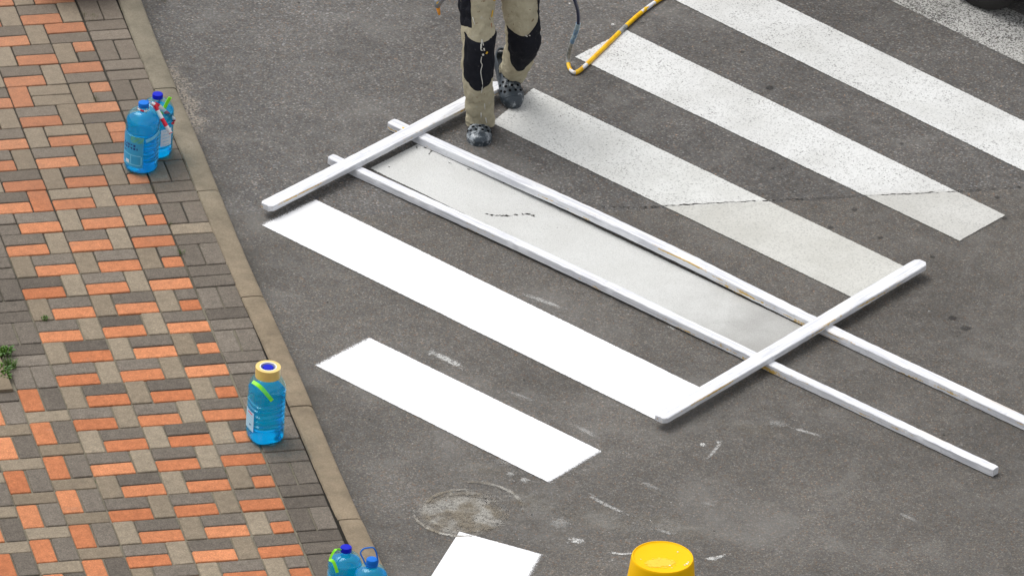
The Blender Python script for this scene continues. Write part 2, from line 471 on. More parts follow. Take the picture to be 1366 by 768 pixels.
# the side path, laid the other way round
for c in range(0, 9):
    x0 = -10 - 2 * c; y = -2 * EDGE_END - c
    if c: 
        yy = y
        k = 0
        # fill above the first full unit with dark cut pieces
        paver(x0, x0 + 2, -36 + .0, -36 - (c % 3 or 3) + 0.0, DK) if c % 3 else None
    y = -2 * EDGE_END - (c % 3)
    while y > -84:
        paver(x0, x0 + 1, y, y - 2, OR); paver(x0 + 1, x0 + 2, y, y - 2, DK); y -= 2
        paver(x0, x0 + 2, y, y - 1, BE); y -= 1
# jointing sand under and between the bricks
o0 = len(pav.v)
pav.add([(-2.85, -8.8, -.0075), (.225, -8.8, -.0075), (.225, 2.9, -.0075), (-2.85, 2.9, -.0075)], [(0, 1, 2, 3)], 3)
o = pav.build('pavement', [M['p_dark'], M['p_orange'], M['p_beige'], M['joint']])
tag(o, 'brick pavement of orange, dark grey and beige pavers along the kerb', 'pavement', kind='structure')

# planting-bed edging at the left
b = MB(); N = 60; rings = []
for i in range(N + 1):
    yy = 3.0 - 6.62 * i / N; wv = .002 * noise.noise(Vector((3, yy * 15, 1)))
    rings.append([(-1.085, yy, -.1), (-1.085, yy, .012), (-1.08 + wv, yy, .018), (-1.022 + wv, yy, .018), (-1.017, yy, .012), (-1.017, yy, -.1)])
b.rings(rings); tag(b.build('edging', M['kerb'], smooth=True, autosmooth=35), 'narrow concrete edging along the planted left side of the pavement', 'edging', kind='structure')

# ------------------------------------------------------------------ crossing stripes
ZS = ROAD + .004
def stripe(corners, mat, label, group, ext=0.0, wob=.002, seed=0, ends=(True, True)):
    """corners: A (left end, near side), B (left end, far side), C (right end, far), D (right end, near)"""
    A, Bc, Cc, D = [Vector((*c, 0)) for c in corners]
    ctr = (A + Bc + Cc + D) / 4; ctr.z = ZS
    L = ((D - A).length + (Cc - Bc).length) / 2; W = ((Bc - A).length + (Cc - D).length) / 2
    us = [0, .01 / L, .03 / L, .06 / L, .1 / L, .15 / L]; n = int(L / .06)
    us = sorted(set([round(q, 5) for q in us + [i / n for i in range(n + 1) if .2 / L < i / n < 1 - .2 / L] + [1 - q for q in us]]))
    vs_ = [0, .008 / W, .03 / W, .5, 1 - .03 / W, 1 - .008 / W, 1]
    verts = []; ea = []; eb = []; es = []
    for v in vs_:
        for u in us:
            p = (A * (1 - u) + D * u) * (1 - v) + (Bc * (1 - u) + Cc * u) * v
            nrm = (Bc - A).normalized()
            p = p + nrm * (wob * noise.noise(Vector((u * L * 5, (v > .5) * 9.1, seed))))
            verts.append(p - Vector((ctr.x, ctr.y, 0)))
            ea.append(u * L if ends[0] else 1.0); eb.append((1 - u) * L if ends[1] else 1.0); es.append(min(v, 1 - v) * W)
    nu = len(us); fs = [(j * nu + i, j * nu + i + 1, (j + 1) * nu + i + 1, (j + 1) * nu + i) for j in range(len(vs_) - 1) for i in range(nu - 1)]
    mb = MB(); mb.add(verts, fs, 0, enda=ea, endb=eb, side=es)
    o = mb.build('road_marking', mat, loc=ctr)
    return tag(o, label, 'stripe', group, 'structure')
G = 'painted stripes of the pedestrian crossing'
def ext(c, a, b_):
    A, B_, C_, D = [Vector(q) for q in c]; d = (D - A).normalized(); e = (C_ - B_).normalized()
    return [tuple(A - d * a), tuple(B_ - e * a), tuple(C_ + e * b_), tuple(D + d * b_)]
stripe(ext([(.467, -2.103), (.782, -1.893), (2.20, -3.90), (1.886, -4.118)], .012, .02), M['fresh'], 'long freshly painted pure white stripe running under the plank end', G, seed=1)
stripe(ext([(.439, -3.415), (.751, -3.196), (1.582, -4.352), (1.27, -4.596)], .012, .012), M['fresh'], 'short freshly painted pure white stripe near the middle kerb stones', G, seed=2)
stripe([(.290, -5.755), (.774, -4.945), (1.108, -5.198), (.665, -6.0)], M['fresh'], 'fresh white stripe cut off by the bottom edge below the round stain', G, seed=3, ends=(False, True))
stripe(ext([(1.095, -1.640), (1.405, -1.418), (2.80, -3.405), (2.50, -3.62)], 0, 0), M['primer'], 'smooth light grey stripe framed by the four white planks', G, seed=4)
stripe(ext([(1.775, -1.285), (2.062, -.968), (3.392, -2.876), (3.050, -3.115)], 0, .075), M['old'], 'old off-white stripe starting under the raised shoe', G, seed=5)
stripe([(2.329, -.697), (2.652, -.457), (4.018, -2.496), (3.726, -2.709)], M['older'], 'old speckled off-white stripe under the yellow hose', G, seed=6)
d7 = Vector((4.366 - 3.50, -1.56 + .255)).normalized()
A7 = Vector((2.965, -.189)) - d7 * .10; B7 = Vector((3.50, -.255)) - d7 * .35; 
nn7 = Vector((-d7.y, d7.x))
A7 = Vector((2.70, .19)); B7 = A7 + Vector((.33, .20))
d7 = (Vector((4.219, -2.084)) - Vector((2.965, -.189))).normalized()
stripe([tuple(A7), tuple(B7 + d7 * .0), tuple(B7 + d7 * 3.0), tuple(A7 + d7 * 3.0)], M['older'], 'old speckled stripe reaching off the right edge of the photo', G, seed=7)
A8 = Vector((3.62, .26)); 
stripe([tuple(A8), tuple(A8 + Vector((.30, .26))), tuple(A8 + Vector((.30, .26)) + d7 * 2.7), tuple(A8 + d7 * 2.7)], M['worn'], 'badly worn stripe beside the dark tyre', G, seed=8)

# ------------------------------------------------------------------ stains, cracks
def strip(mb, pts, wd, st, z, taper=True):
    pts = [Vector((*p, 0)) for p in pts]; pts = catmull(pts, 6) if len(pts) > 2 else [pts[0].lerp(pts[1], i / 8) for i in range(9)]
    n = len(pts); vs_ = []; fd = []
    for i, p in enumerate(pts):
        t = (pts[min(i + 1, n - 1)] - pts[max(i - 1, 0)]).normalized(); nr = Vector((-t.y, t.x, 0))
        q = min(1, min(i, n - 1 - i) / (n * .3)) if taper else 1
        ww = wd * (.55 + .45 * q) * (1 + .4 * noise.noise(Vector((p.x * 30, p.y * 30, 4))))
        for s_ in (-1, -.4, .4, 1):
            vs_.append((p.x + nr.x * ww * s_ / 2, p.y + nr.y * ww * s_ / 2, z)); fd.append((0 if abs(s_) == 1 else 1) * q)
    fs = [(4 * i + k, 4 * i + k + 1, 4 * i + k + 5, 4 * i + k + 4) for i in range(n - 1) for k in range(3)]
    mb.add(vs_, fs, 0, fade=fd, strength=st)
def blob(mb, c, rx, ry, st, z, rot=0, core=.5):
    n = 20; vs_ = [(c[0], c[1], z)]; fd = [1.0]
    for (k, f_) in ((core, 1.0), (1.0, 0.0)):
        for i in range(n):
            a = 2 * math.pi * i / n; x = rx * k * math.cos(a); y = ry * k * math.sin(a)
            q = 1 + .25 * noise.noise(Vector((c[0] * 9 + math.cos(a), c[1] * 9 + math.sin(a), k)))
            vs_.append((c[0] + (x * math.cos(rot) - y * math.sin(rot)) * q, c[1] + (x * math.sin(rot) + y * math.cos(rot)) * q, z)); fd.append(f_)
    fs = [(0, 1 + i, 1 + (i + 1) % n) for i in range(n)] + [(1 + i, 1 + n + i, 1 + n + (i + 1) % n, 1 + (i + 1) % n) for i in range(n)]
    mb.add(vs_, fs, 0, fade=fd, strength=st)
wz = ROAD + .0022
W_ = MB()
for pts, wd, st in [([(.985, -3.345), (1.06, -3.44), (1.14, -3.575)], .045, .75), ([(.99, -3.35), (1.02, -3.40)], .06, .6),
        ([(1.52, -2.87), (1.63, -2.98), (1.74, -3.10)], .035, .45), ([(1.50, -4.09), (1.60, -4.25)], .03, .35), ([(1.24, -3.72), (1.40, -3.9)], .025, .25),
        ([(2.16, -4.32), (2.10, -4.41), (2.03, -4.50)], .022, .45), ([(1.43, -4.68), (1.45, -4.76), (1.52, -4.86), (1.58, -4.93)], .025, .5),
        ([(1.24, -5.07), (1.32, -5.13)], .05, .8), ([(1.38, -5.20), (1.45, -5.24), (1.53, -5.235)], .02, .9), ([(1.80, -5.33), (1.86, -5.335), (1.95, -5.30)], .03, .75),
        ([(2.47, -4.25), (2.56, -4.32), (2.63, -4.37)], .025, .45), ([(2.38, -4.2), (2.50, -4.25)], .05, .22), ([(2.78, -5.06), (2.86, -5.17)], .03, .3),
        ([(1.15, -4.53), (1.19, -4.57)], .05, .55), ([(1.10, -4.47), (1.13, -4.51)], .04, .4), ([(.66, -3.62), (.80, -3.80)], .03, .32), ([(1.18, -4.9), (1.3, -4.98)], .1, .25),
        ([(1.65, -5.05), (1.75, -5.12)], .03, .4), ([(1.68, -4.62), (1.78, -4.75)], .03, .25), ([(1.05, -4.35), (1.2, -4.42)], .05, .2), ([(1.9, -4.85), (2.0, -4.9)], .03, .22),
        ([(2.15, -3.30 + .02), (2.19, -3.34)], .02, .5)]:
    strip(W_, pts, wd * 1.25, min(1, st * 1.1), wz)
for i in range(80):
    x = .45 + random.random() * 3.6; y = -2.3 - random.random() * 3.2
    if random.random() < .5: x = random.gauss(1.3, .35); y = random.gauss(-4.95, .3)
    if x < .4: continue
    q = random.uniform(.0025, .006); blob(W_, (x, y), q, q * random.uniform(.7, 1.5), random.uniform(.4, .9), wz, random.random() * 3)
for (x, y, q) in [(2.60, -.40, .014), (2.44, -.16, .008), (2.05, -4.36, .02), (2.13, -4.35, .016)]: blob(W_, (x, y), q, q, .95, wz)
tag(W_.build('road_smears', M['smear']), 'white paint smears and drips scattered on the lower asphalt', 'paint smears', kind='structure')
# round plaster stain
D_ = MB(); cx, cy, = .845, -4.775
z2 = ROAD + .003
def ell(a, rx, ry, ox=0, oy=0): return (cx + ox + rx * math.cos(a), cy + oy + ry * math.sin(a))
blob(D_, (cx + .02, cy + .00), .165, .155, 1.0, z2, core=.45)
blob(D_, (cx - .03, cy - .03), .235, .215, .7, z2 + .0004, core=.7)
for rr, ox, oy, a0, a1, st, wd in [(.19, .0, .0, 0, 6.28, .75, .018), (.215, -.03, -.015, 2.6, 5.2, .95, .016), (.225, .035, .03, -.6, 1.9, .65, .02), (.16, .0, .0, .4, 2.4, .6, .03), (.205, -.02, -.03, 3.2, 4.6, .8, .012), (.13, .01, -.01, 3.4, 6.0, .6, .03), (.07, .02, 0, 0, 3, .7, .05)]:
    strip(D_, [ell(a0 + (a1 - a0) * i / 14, rr, rr * .95, ox, oy) for i in range(15)], wd * 1.5, min(1, st * 1.1), z2 + .0008 + rr * .002)
for i in range(10):
    a = random.random() * 6.28; q = random.random() * .12
    p = ell(a, q, q); strip(D_, [p, (p[0] + random.uniform(.04, .1), p[1] + random.uniform(-.03, .02))], .02, .5, z2 + .0016 + i * .0001)
for (x, y, rx, ry, st) in [(1.15, -4.75, .22, .12, .28), (1.45, -4.95, .25, .14, .25), (1.75, -5.05, .28, .12, .25), (1.0, -4.42, .2, .1, .22), (2.3, -4.25, .25, .08, .2)]: blob(D_, (x, y), rx, ry, st, z2 + .0001, rot=-.6, core=.3)
tag(D_.build('round_stain', M['dust']), 'round pale plaster stain with a dusty wash around it on the lower asphalt', 'stain', kind='structure')
T_ = MB()
for (x, y, q) in [(3.162, -.755, .016), (3.206, -1.125, .03), (3.309, -2.34, .022), (2.772, -3.268, .03), (3.36, -2.62, .02), (4.02, -2.32, .022), (4.0, -2.52, .02), (3.56, -2.83, .018), (3.5, -3.4, .03), (3.15, -2.49, .02), (3.19, -2.66, .02), (2.75, -.4, .012), (1.12, .02, .01), (3.7, -1.75, .016), (3.02, -1.9, .014), (3.54, -3.5, .035)]:
    blob(T_, (x, y), q * .9, q * .9, .42, wz + .0006, core=.6)
for i in range(40):
    x = .5 + random.random() * 3.8; y = .2 - random.random() * 5.6; q = random.uniform(.003, .007)
    blob(T_, (x, y), q, q, .6, wz + .0006)
tag(T_.build('tar_spots', M['tar']), 'small black tar spots scattered on the asphalt', 'tar spots', kind='structure')
K_ = MB()
def crack(pts, wd, z=ROAD + .0056, amp=.006, gaps=.0, seed=0):
    P = catmull([Vector((*p, 0)) for p in pts], max(4, int(80 / len(pts)) * 2)); n = len(P); vs_ = []
    fs = []
    for i, p in enumerate(P):
        t = (P[min(i + 1, n - 1)] - P[max(i - 1, 0)]).normalized(); nr = Vector((-t.y, t.x, 0))
        o_ = amp * 1.5 * noise.noise(Vector((p.x * 34, p.y * 34, seed))) + amp * 1.0 * noise.noise(Vector((p.x * 120, p.y * 120, seed + 3)))
        ww = wd * max(.08, .45 + 1.5 * noise.noise(Vector((p.x * 70, p.y * 70, seed + 7)))) * min(1, .15 + min(i, n - 1 - i) / 4)
        q = p + nr * o_
        vs_ += [(q.x + nr.x * ww / 2, q.y + nr.y * ww / 2, z), (q.x - nr.x * ww / 2, q.y - nr.y * ww / 2, z)]
    for i in range(n - 1):
        if noise.noise(Vector((P[i].x * 22, P[i].y * 22, seed + 11))) > -.62 + gaps: fs.append((2 * i, 2 * i + 1, 2 * i + 3, 2 * i + 2))
    K_.add(vs_, fs)
crack([(2.106, -2.155), (2.25, -2.178), (2.355, -2.188), (2.6, -2.192), (2.829, -2.200), (3.0, -2.207)], .009, gaps=.12, seed=1)
crack([(3.0, -2.207), (3.304, -2.217), (3.6, -2.232), (3.854, -2.241), (4.176, -2.238), (4.5, -2.25)], .008, gaps=.15, seed=2)
crack([(1.545, -2.145), (1.60, -2.165), (1.648, -2.178), (1.70, -2.172)], .012, gaps=-.4, seed=5)
crack([(1.72, -2.17), (1.745, -2.176), (1.765, -2.19), (1.775, -2.205)], .011, gaps=-.4, seed=6)
crack([(1.9, -2.165), (2.106, -2.155)], .006, gaps=.2, seed=9)
for i, (u, v, s_) in enumerate([(568, 199, .03), (575, 205, .04), (580, 203, .025), (604, 211, .03), (606, 214, .025), (557, 198, .02), (600, 219, .018), (592, 208, .02), (672, 245, .014), (519, 224, .012), (626, 227, .012)]):
    p = atz(u, v, ROAD)
    a = random.random() * 3
    pts = [(p.x + s_ * .5 * math.cos(a) * k + random.uniform(-.3, .3) * s_, p.y + s_ * .5 * math.sin(a) * k + random.uniform(-.3, .3) * s_) for k in (-1, -.3, .4, 1)]
    crack(pts, .008, gaps=-.5, seed=20 + i, amp=.004)
tag(K_.build('road_crack', M['crack']), 'thin ragged crack line along the asphalt joint across the stripes', 'crack', kind='structure')

# ------------------------------------------------------------------ planks
def plank(p0, p1, wd, ht, z, label, seed, round_end=.02, spots=(), bowz=0):
    p0 = Vector((*p0, z)); p1 = Vector((*p1, z)); L = (p1 - p0).length
    N = int(L / .018); mb = MB(); rings = []; ed = []
    for i in range(N + 1):
        # denser at the ends for rounding
        x = L * i / N - L / 2
        e = min(i, N - i) * L / N
        k = 1.0 if e >= round_end else math.sqrt(max(.02, 1 - ((round_end - e) / round_end) ** 2)) * (.5 if seed > 2 else .22) + (.5 if seed > 2 else .78)
        def q(a, s_): return .0024 * noise.noise(Vector((x * 3.1, a, seed))) + (.0024 if seed < 3 else .0014) * noise.noise(Vector((x * 21, a + s_, seed)))
        hw = wd / 2 * k; c = .0035; lift = (bowz * math.sin(math.pi * min(1, (x / L + .5) / .74)) ** 2) if bowz else 0; bow = .004 * math.sin((x / L + .5) * math.pi * 1.3 + seed)
        rr = [(-hw + q(1, 0), .0), (-hw + q(2, 0), ht - c), (-hw + c + q(3, 1), ht), (0, ht + .001 + q(6, 2) * .4), (hw - c + q(4, 1), ht), (hw + q(5, 0), ht - c), (hw + q(7, 0), 0)]
        rings.append([(x, y_ + bow, lift + z_ + (q(9, 3) * .5 if z_ > 0 else 0)) for y_, z_ in rr])
        ed += [1, 1, .25, 0, .25, 1, 1]
    mb.rings(rings, 0, edge=ed)
    o = mb.build('plank', [M['plank']], smooth=True, autosmooth=30, loc=(p0 + p1) / 2)
    o.rotation_euler = (0, 0, math.atan2(p1.y - p0.y, p1.x - p0.x))
    for i, (s_, t_, r_) in enumerate(spots):
        sp = MB(); n = 14
        vs_ = [(s_ - L / 2 + r_ * 1.5 * (1 + .4 * math.sin(3 * a + i)) * math.cos(a), t_ + r_ * .8 * (1 + .3 * math.cos(2 * a + i)) * math.sin(a), ht + .0022) for a in [2 * math.pi * k / n for k in range(n)]]
        sp.add(vs_, [tuple(range(n))]); sp.build('paint_spot', M['plank_yellow'], o)
    return tag(o, label, 'plank', 'white planks framing the stripe being painted')
hC = .036
plank((.925, -1.560), (3.320, -4.812), .049, hC, ROAD + .0045, 'long white plank with ochre chips lying along the near side of the grey stripe', 1, .012, bowz=.010)
plank((1.287, -1.263), (3.66, -4.535), .060, hC, ROAD + .0045, 'long white plank on the far side of the grey stripe with an orange spot', 2, .012, [(.105, -.014, .013)], bowz=.024)
plank((.505, -2.03), (1.885, -1.020), .075, .026, ROAD + .0045 + hC + .0025, 'white cross plank behind the front shoe, resting on the long planks', 3, .03)
plank((1.880, -4.195), (3.470, -2.975), .075, .026, ROAD + .0045 + hC + .0025, 'white cross plank whose lower end covers the fresh white stripe', 4, .03)

# ------------------------------------------------------------------ bottles
def make_liquid():
    t = NT('blue_washer_fluid')
    rf = t.n('BsdfRefraction'); rf.inputs['Color'].default_value = (.03, .80, 1.0, 1); rf.inputs['IOR'].default_value = 1.15; rf.inputs['Roughness'].default_value = .03
    tl = t.n('BsdfTranslucent'); tl.inputs['Color'].default_value = (.0, .86, 1.0, 1)
    df = t.n('BsdfDiffuse'); df.inputs['Color'].default_value = (.0, .46, .84, 1)
    gl = t.n('BsdfGlossy'); gl.inputs['Roughness'].default_value = .06; gl.inputs['Color'].default_value = (.25, .75, 1, 1)
    m1 = t.n('MixShader'); m1.inputs[0].default_value = .4; t.l(tl.outputs[0], m1.inputs[1]); t.l(df.outputs[0], m1.inputs[2])
    m2 = t.n('MixShader'); m2.inputs[0].default_value = .30; t.l(rf.outputs[0], m2.inputs[1]); t.l(m1.outputs[0], m2.inputs[2])
    fr = t.n('Fresnel'); fr.inputs[0].default_value = 1.33
    m3 = t.n('MixShader'); t.l(fr.outputs[0], m3.inputs[0]); t.l(m2.outputs[0], m3.inputs[1]); t.l(gl.outputs[0], m3.inputs[2])
    t.l(m3.outputs[0], t.out.inputs['Surface'])
    return t.m
def make_shell():
    t = NT('clear_blue_plastic'); o = t.obj()
    tr = t.n('BsdfTransparent'); tr.inputs['Color'].default_value = (.78, .98, 1, 1)
    gl = t.n('BsdfGlossy'); gl.inputs['Roughness'].default_value = .09; gl.inputs['Color'].default_value = (.62, .88, 1, 1)
    df = t.n('BsdfDiffuse'); df.inputs['Color'].default_value = (.02, .60, .95, 1)
    bp_ = t.n('Bump'); bp_.inputs['Strength'].default_value = .6; bp_.inputs['Distance'].default_value = .006
    t.l(t.noise(o, 22, 3, .6), bp_.inputs['Height']); t.l(bp_.outputs[0], gl.inputs['Normal'])
    m1 = t.n('MixShader'); m1.inputs[0].default_value = .05; t.l(tr.outputs[0], m1.inputs[1]); t.l(df.outputs[0], m1.inputs[2])
    lw = t.n('LayerWeight'); lw.inputs[0].default_value = .30; t.l(bp_.outputs[0], lw.inputs['Normal'])
    m2 = t.n('MixShader'); bk = t.n('NewGeometry').outputs['Backfacing']
    t.l(t.math('MULTIPLY', t.math('MULTIPLY_ADD', lw.outputs['Fresnel'], .9, .02), t.math('SUBTRACT', 1.0, bk)), m2.inputs[0]); t.l(m1.outputs[0], m2.inputs[1]); t.l(gl.outputs[0], m2.inputs[2])
    t.l(m2.outputs[0], t.out.inputs['Surface'])
    return t.m
M['liquid'] = make_liquid(); M['shell'] = make_shell()
M['cap_dark'] = plain('blue_cap', (.0015, .010, .46), .55, .18, .1)
M['cap_light'] = plain('light_blue_cap', (.003, .15, .60), .55, .2, .1)
M['green'] = plain('green_strap', (.25, .85, .01), .45, .5, .12)
M['lab_blue'] = plain('label_teal', (.03, .34, .62), .4, .5, .2, 30)
M['lab_pale'] = plain('label_pale', (.45, .68, .85), .4, .5, .12, 60)
M['lab_white'] = plain('label_white', (.68, .76, .84), .4, .5, .1, 60)
M['lab_ink'] = plain('label_ink', (.01, .04, .22), .5)
M['lab_red'] = plain('label_red', (.7, .05, .10), .5)
M['lab_green'] = plain('label_green', (.10, .42, .34), .5, .4, .5, 60)
M['lab_line'] = plain('label_line', (.16, .55, .80), .5)
M['tape_red'] = plain('tape_red', (.75, .02, .05), .4); M['tape_white'] = plain('tape_white', (.82, .80, .82), .4)
M['tape_clear'] = plain('tape_amber', (.74, .53, .16), .3, .5, .12, 30, coat=.3); M['core'] = plain('cardboard_core', (.72, .72, .74), .7)

TOCAM = math.atan2(-FW.y, -FW.x)     # azimuth from the scene to the viewer
def prof(H, Rb, Rn, waist, ribs):
    """(radius, height) outline of a large water bottle"""
    sh = H * .70; pts = [(.0, .012), (Rb * .55, .008), (Rb * .80, .0), (Rb * .93, .006), (Rb * .985, .02), (Rb, .035)]
    z = .045
    while z < sh - .005:
        r = Rb
        if ribs[0] < z < ribs[1]:
            ph = ((z - ribs[0]) / ribs[2]) % 1.0
            r = Rb * (1 - .11 * max(0, math.sin(ph * 2 * math.pi)) ** .6 - waist)
        pts.append((r, z)); z += .003
    for k in range(0, 13):
        a = k / 12 * math.pi / 2
        pts.append((Rn + (Rb - Rn) * (math.cos(a) ** .9), sh + (H - .034 - sh) * (math.sin(a) ** 1.0)))
    pts += [(Rn * .98, H - .030), (Rn * 1.25, H - .027), (Rn * 1.25, H - .023), (Rn * .95, H - .021), (Rn * .95, H - .006), (0.0, H - .006)]
    return pts
def ringpts(r, z, n, sq, k=0):
    out = []
    for i in range(n):
        a = 2 * math.pi * i / n; c, s_ = math.cos(a), math.sin(a)
        q = (abs(c) ** sq + abs(s_) ** sq) ** (-1 / sq)
        out.append((r * q * c, r * q * s_, z))
    return out
def make_bottle(px, H, Rb, label, capmat, level, sq=2.0, ribs=(.07, .22, .022), rz=0, group='blue water bottles holding the crossing clear'):
    root = empty('water_bottle', atz(*px, 0) + Vector((0, 0, .0025)), rz); tag(root, label, 'bottle', group)
    Rn = .021; P = prof(H, Rb, Rn, .0, ribs)
    def sqr(r, z): return sq + (2 - sq) * max(0, min(1, (z - H * .70) / (H * .22)))
    mb = MB(); mb.rings([ringpts(max(r, .0004), z, 48, sqr(r, z)) for r, z in P]); body = mb.build('bottle_body', M['shell'], root, smooth=True, autosmooth=60)
    mb = MB(); LP = [(r, z) for r, z in P if z < level and r > .001]
    LP = [(r - .0035, max(z, .0) + (.0035 if z < .02 else 0)) for r, z in LP]; LP.append((LP[-1][0], level)); LP.append((.001, level + .0005))
    mb.rings([ringpts(max(r, .0004), z, 48, sqr(r, z)) for r, z in LP]); mb.build('liquid', M['liquid'], root, smooth=True, autosmooth=60)
    mb = MB(); n = 40; rc = .0245
    def cr(r, z): return [((r + (.0009 if i % 2 else 0)) * math.cos(2 * math.pi * i / n), (r + (.0009 if i % 2 else 0)) * math.sin(2 * math.pi * i / n), z) for i in range(n)]
    mb.rings([cr(rc, H - .021), cr(rc, H - .003), cr(rc - .0015, H), cr(rc - .006, H + .0006)]); mb.build('cap', capmat, root, smooth=True, autosmooth=40)
    return root, P, sqr
def patch(root, P, sqr, a0, a1, z0, z1, name, mats, fn, nu=26, nv=30, off=.0012):
    """label wrapped on the bottle wall; angles in degrees in the bottle's own axes"""
    Rw = max(r for r, z in P)
    def f(u, v):
        a = R(a0 + (a1 - a0) * u); z = z0 + (z1 - z0) * v; c, s_ = math.cos(a), math.sin(a)
        q = (abs(c) ** sqr(0, z) + abs(s_) ** sqr(0, z)) ** (-1 / sqr(0, z)); r = Rw + off
        return (r * q * c, r * q * s_, z)
    mb = MB(); grid(mb, f, nu, nv, fn); return mb.build(name, mats, root, smooth=True)
def ribbon(mb, pts, wd, up=(0, 0, 1), mi=0, thick=.0012, twist=0, per=6):
    P = catmull(pts, per); n = len(P); rings = []; up = Vector(up)
    for i, p in enumerate(P):
        t = (P[min(i + 1, n - 1)] - P[max(i - 1, 0)]).normalized(); a = up - t * up.dot(t)
        if a.length < .01: a = Vector((1, 0, 0))
        a.normalize(); c = t.cross(a)
        if twist: 
            an = twist * i / n; a, c = a * math.cos(an) + c * math.sin(an), c * math.cos(an) - a * math.sin(an)
        rings.append([p + a * wd / 2 + c * thick / 2, p + a * wd / 2 - c * thick / 2, p - a * wd / 2 - c * thick / 2, p - a * wd / 2 + c * thick / 2])
    nseg = n - 1; mis = []
    for i in range(nseg): mis += [mi(i / nseg) if callable(mi) else mi] * 4
    fs0 = mis + [mis[0], mis[-1]]
    mb.rings(rings, fs0)

tc = math.degrees(TOCAM)
# tall bottle with the printed label
rt_, P, sqr = make_bottle((188, 224), .352, .082, 'tall blue bottle with printed label and tape-tied neck, nearest the camera of its pair', M['cap_light'], .262, 2.0, (.055, .215, .021), group='blue water bottles on the pavement')
random.seed(11)
ink = {}
for row, (lo, hi) in {21: (4, 20), 20: (4, 20), 18: (5, 21), 17: (5, 21), 14: (6, 9), 13: (5, 8)}.items():
    for c in range(lo, hi):
        if c % 3 != 1 and random.random() < .9: ink[(c, row)] = 1
def f_lab(i, j):
    if (i, j) in ink: return 1
    if j >= 24 and i > 13 and (i * 7 + j * 3) % 5: return 2
    if j in (2, 11) and 1 < i < 24: return 3
    if i in (2, 14, 24) and 2 < j < 11: return 3
    if 8 < i < 13 and 3 <= j <= 5: return 4
    return 0
patch(rt_, P, sqr, tc - 92, tc + 8, .040, .205, 'label', [M['lab_blue'], M['lab_ink'], M['lab_green'], M['lab_line'], M['lab_white']], f_lab)
# its dark-capped neighbour
rB, P, sqr = make_bottle((207, 204), .318, .082, 'dark-capped blue bottle behind the printed-label bottle, with a green tag and tape', M['cap_dark'], .235, 2.0, (.05, .20, .021), group='blue water bottles on the pavement')
patch(rB, P, sqr, tc + 18, tc + 62, .075, .165, 'label', [M['lab_white'], M['lab_line']], lambda i, j: 1 if (j % 6 == 2 and 3 < i < 20 and (i * 5 + j) % 7) else 0)
mb = MB(); h = []
for k in range(17):
    a = math.pi * k / 16; h.append((.032 * math.cos(a) - .018, -.020 * math.sin(a), .292 - .012 * math.sin(a) - .004))
ribbon(mb, h, .010, (0, 0, 1), thick=.004); mb.build('handle', M['cap_light'], rB, smooth=True, autosmooth=40)
mb = MB()
loc = rB.location
def rel(u, v, dy): return aty(u, v, loc.y + dy) - loc
ribbon(mb, [rel(208, 141, -.03), rel(214, 155, -.045), rel(218, 147, -.05), rel(223, 137, -.055), rel(227, 130, -.06)], .017, (1, 0, .35), thick=.004)
mb.build('strap', M['green'], rB, smooth=True, autosmooth=40)
# red and white tape tying the pair together
mb = MB(); A_ = rt_.location; zN = .318; pts = []
for k in range(15):
    a = R(tc + 60 + 345 * k / 14); pts.append(A_ + Vector((.0275 * math.cos(a), .0275 * math.sin(a), zN + .003 * math.sin(2 * a))))
ribbon(mb, pts, .010, (0, 0, 1), mi=lambda t: 1 if int(t * 9) % 2 else 0)
def tp(u, v, dy): return aty(u, v, A_.y + dy)
stp = lambda n, o=0: (lambda t: 1 if int(t * n + o) % 2 else 0)
ribbon(mb, [pts[-1], tp(193, 142, .0), tp(198, 137, .02), tp(203, 140, .03), tp(206, 146, .02)], .010, (0, 0, 1), mi=stp(4), twist=.8)
ribbon(mb, [tp(202, 138, .035), tp(207, 141, .03), tp(211, 149, .02), tp(217, 160, .0), tp(223, 170, -.02), tp(228, 178, -.03)], .019, (1, 0, .25), mi=stp(5, .2), twist=.3)
ribbon(mb, [tp(205, 138, .045), tp(212, 142, .06), tp(220, 149, .08), tp(228, 156, .09), tp(232, 160, .09), tp(230, 166, .085)], .021, (.3, 0, 1), mi=stp(5, 1), twist=.4)
tag(mb.build('barrier_tape', [M['tape_white'], M['tape_red']], smooth=True), 'red and white barrier tape tying the two bottle necks together', 'tape')
mb = MB()
ribbon(mb, [A_ + Vector((math.cos(R(a)) * .0855, math.sin(R(a)) * .0855, z)) for a, z in ((tc + 15, .188), (tc + 35, .198), (tc + 52, .208), (tc + 70, .218))] , .016, (0, 0, 1), thick=.0012)
mb.build('clear_band', M['lab_line'], None).parent = rt_
col.objects[-1] if False else None
bpy.data.objects['clear_band'].matrix_parent_inverse = Matrix.Translation(-A_)

# bottle with a roll of packing tape round its neck
rC, P, sqr = make_bottle((353, 584), .372, .0805, 'squarish ribbed blue bottle standing alone with a tape roll on its neck', M['cap_dark'], .262, 3.1, (.075, .225, .0255), rz=R(12), group='blue water bottles on the pavement')
patch(rC, P, sqr, tc - 12 - 88, tc - 12 - 36, .065, .165, 'label', [M['lab_pale'], M['lab_red'], M['lab_line'], M['lab_ink']],
      lambda i, j: 1 if (j in (25, 26) and 6 < i < 22) else 2 if (j % 4 == 1 and 3 < i < 22 and (i * 3 + j) % 5) else 3 if (6 < j < 10 and 12 < i < 18) else 0)
mb = MB(); loc = rC.location; inv = Matrix.Rotation(-R(12), 3, 'Z')
def relC(u, v, dy): return inv @ (aty(u, v, loc.y + dy) - loc)
ribbon(mb, [relC(337, 509, -.03), relC(345, 514, -.055), relC(352, 521, -.07), relC(358, 528, -.078), relC(363, 534, -.080)], .018, (1, 0, .4), thick=.004)
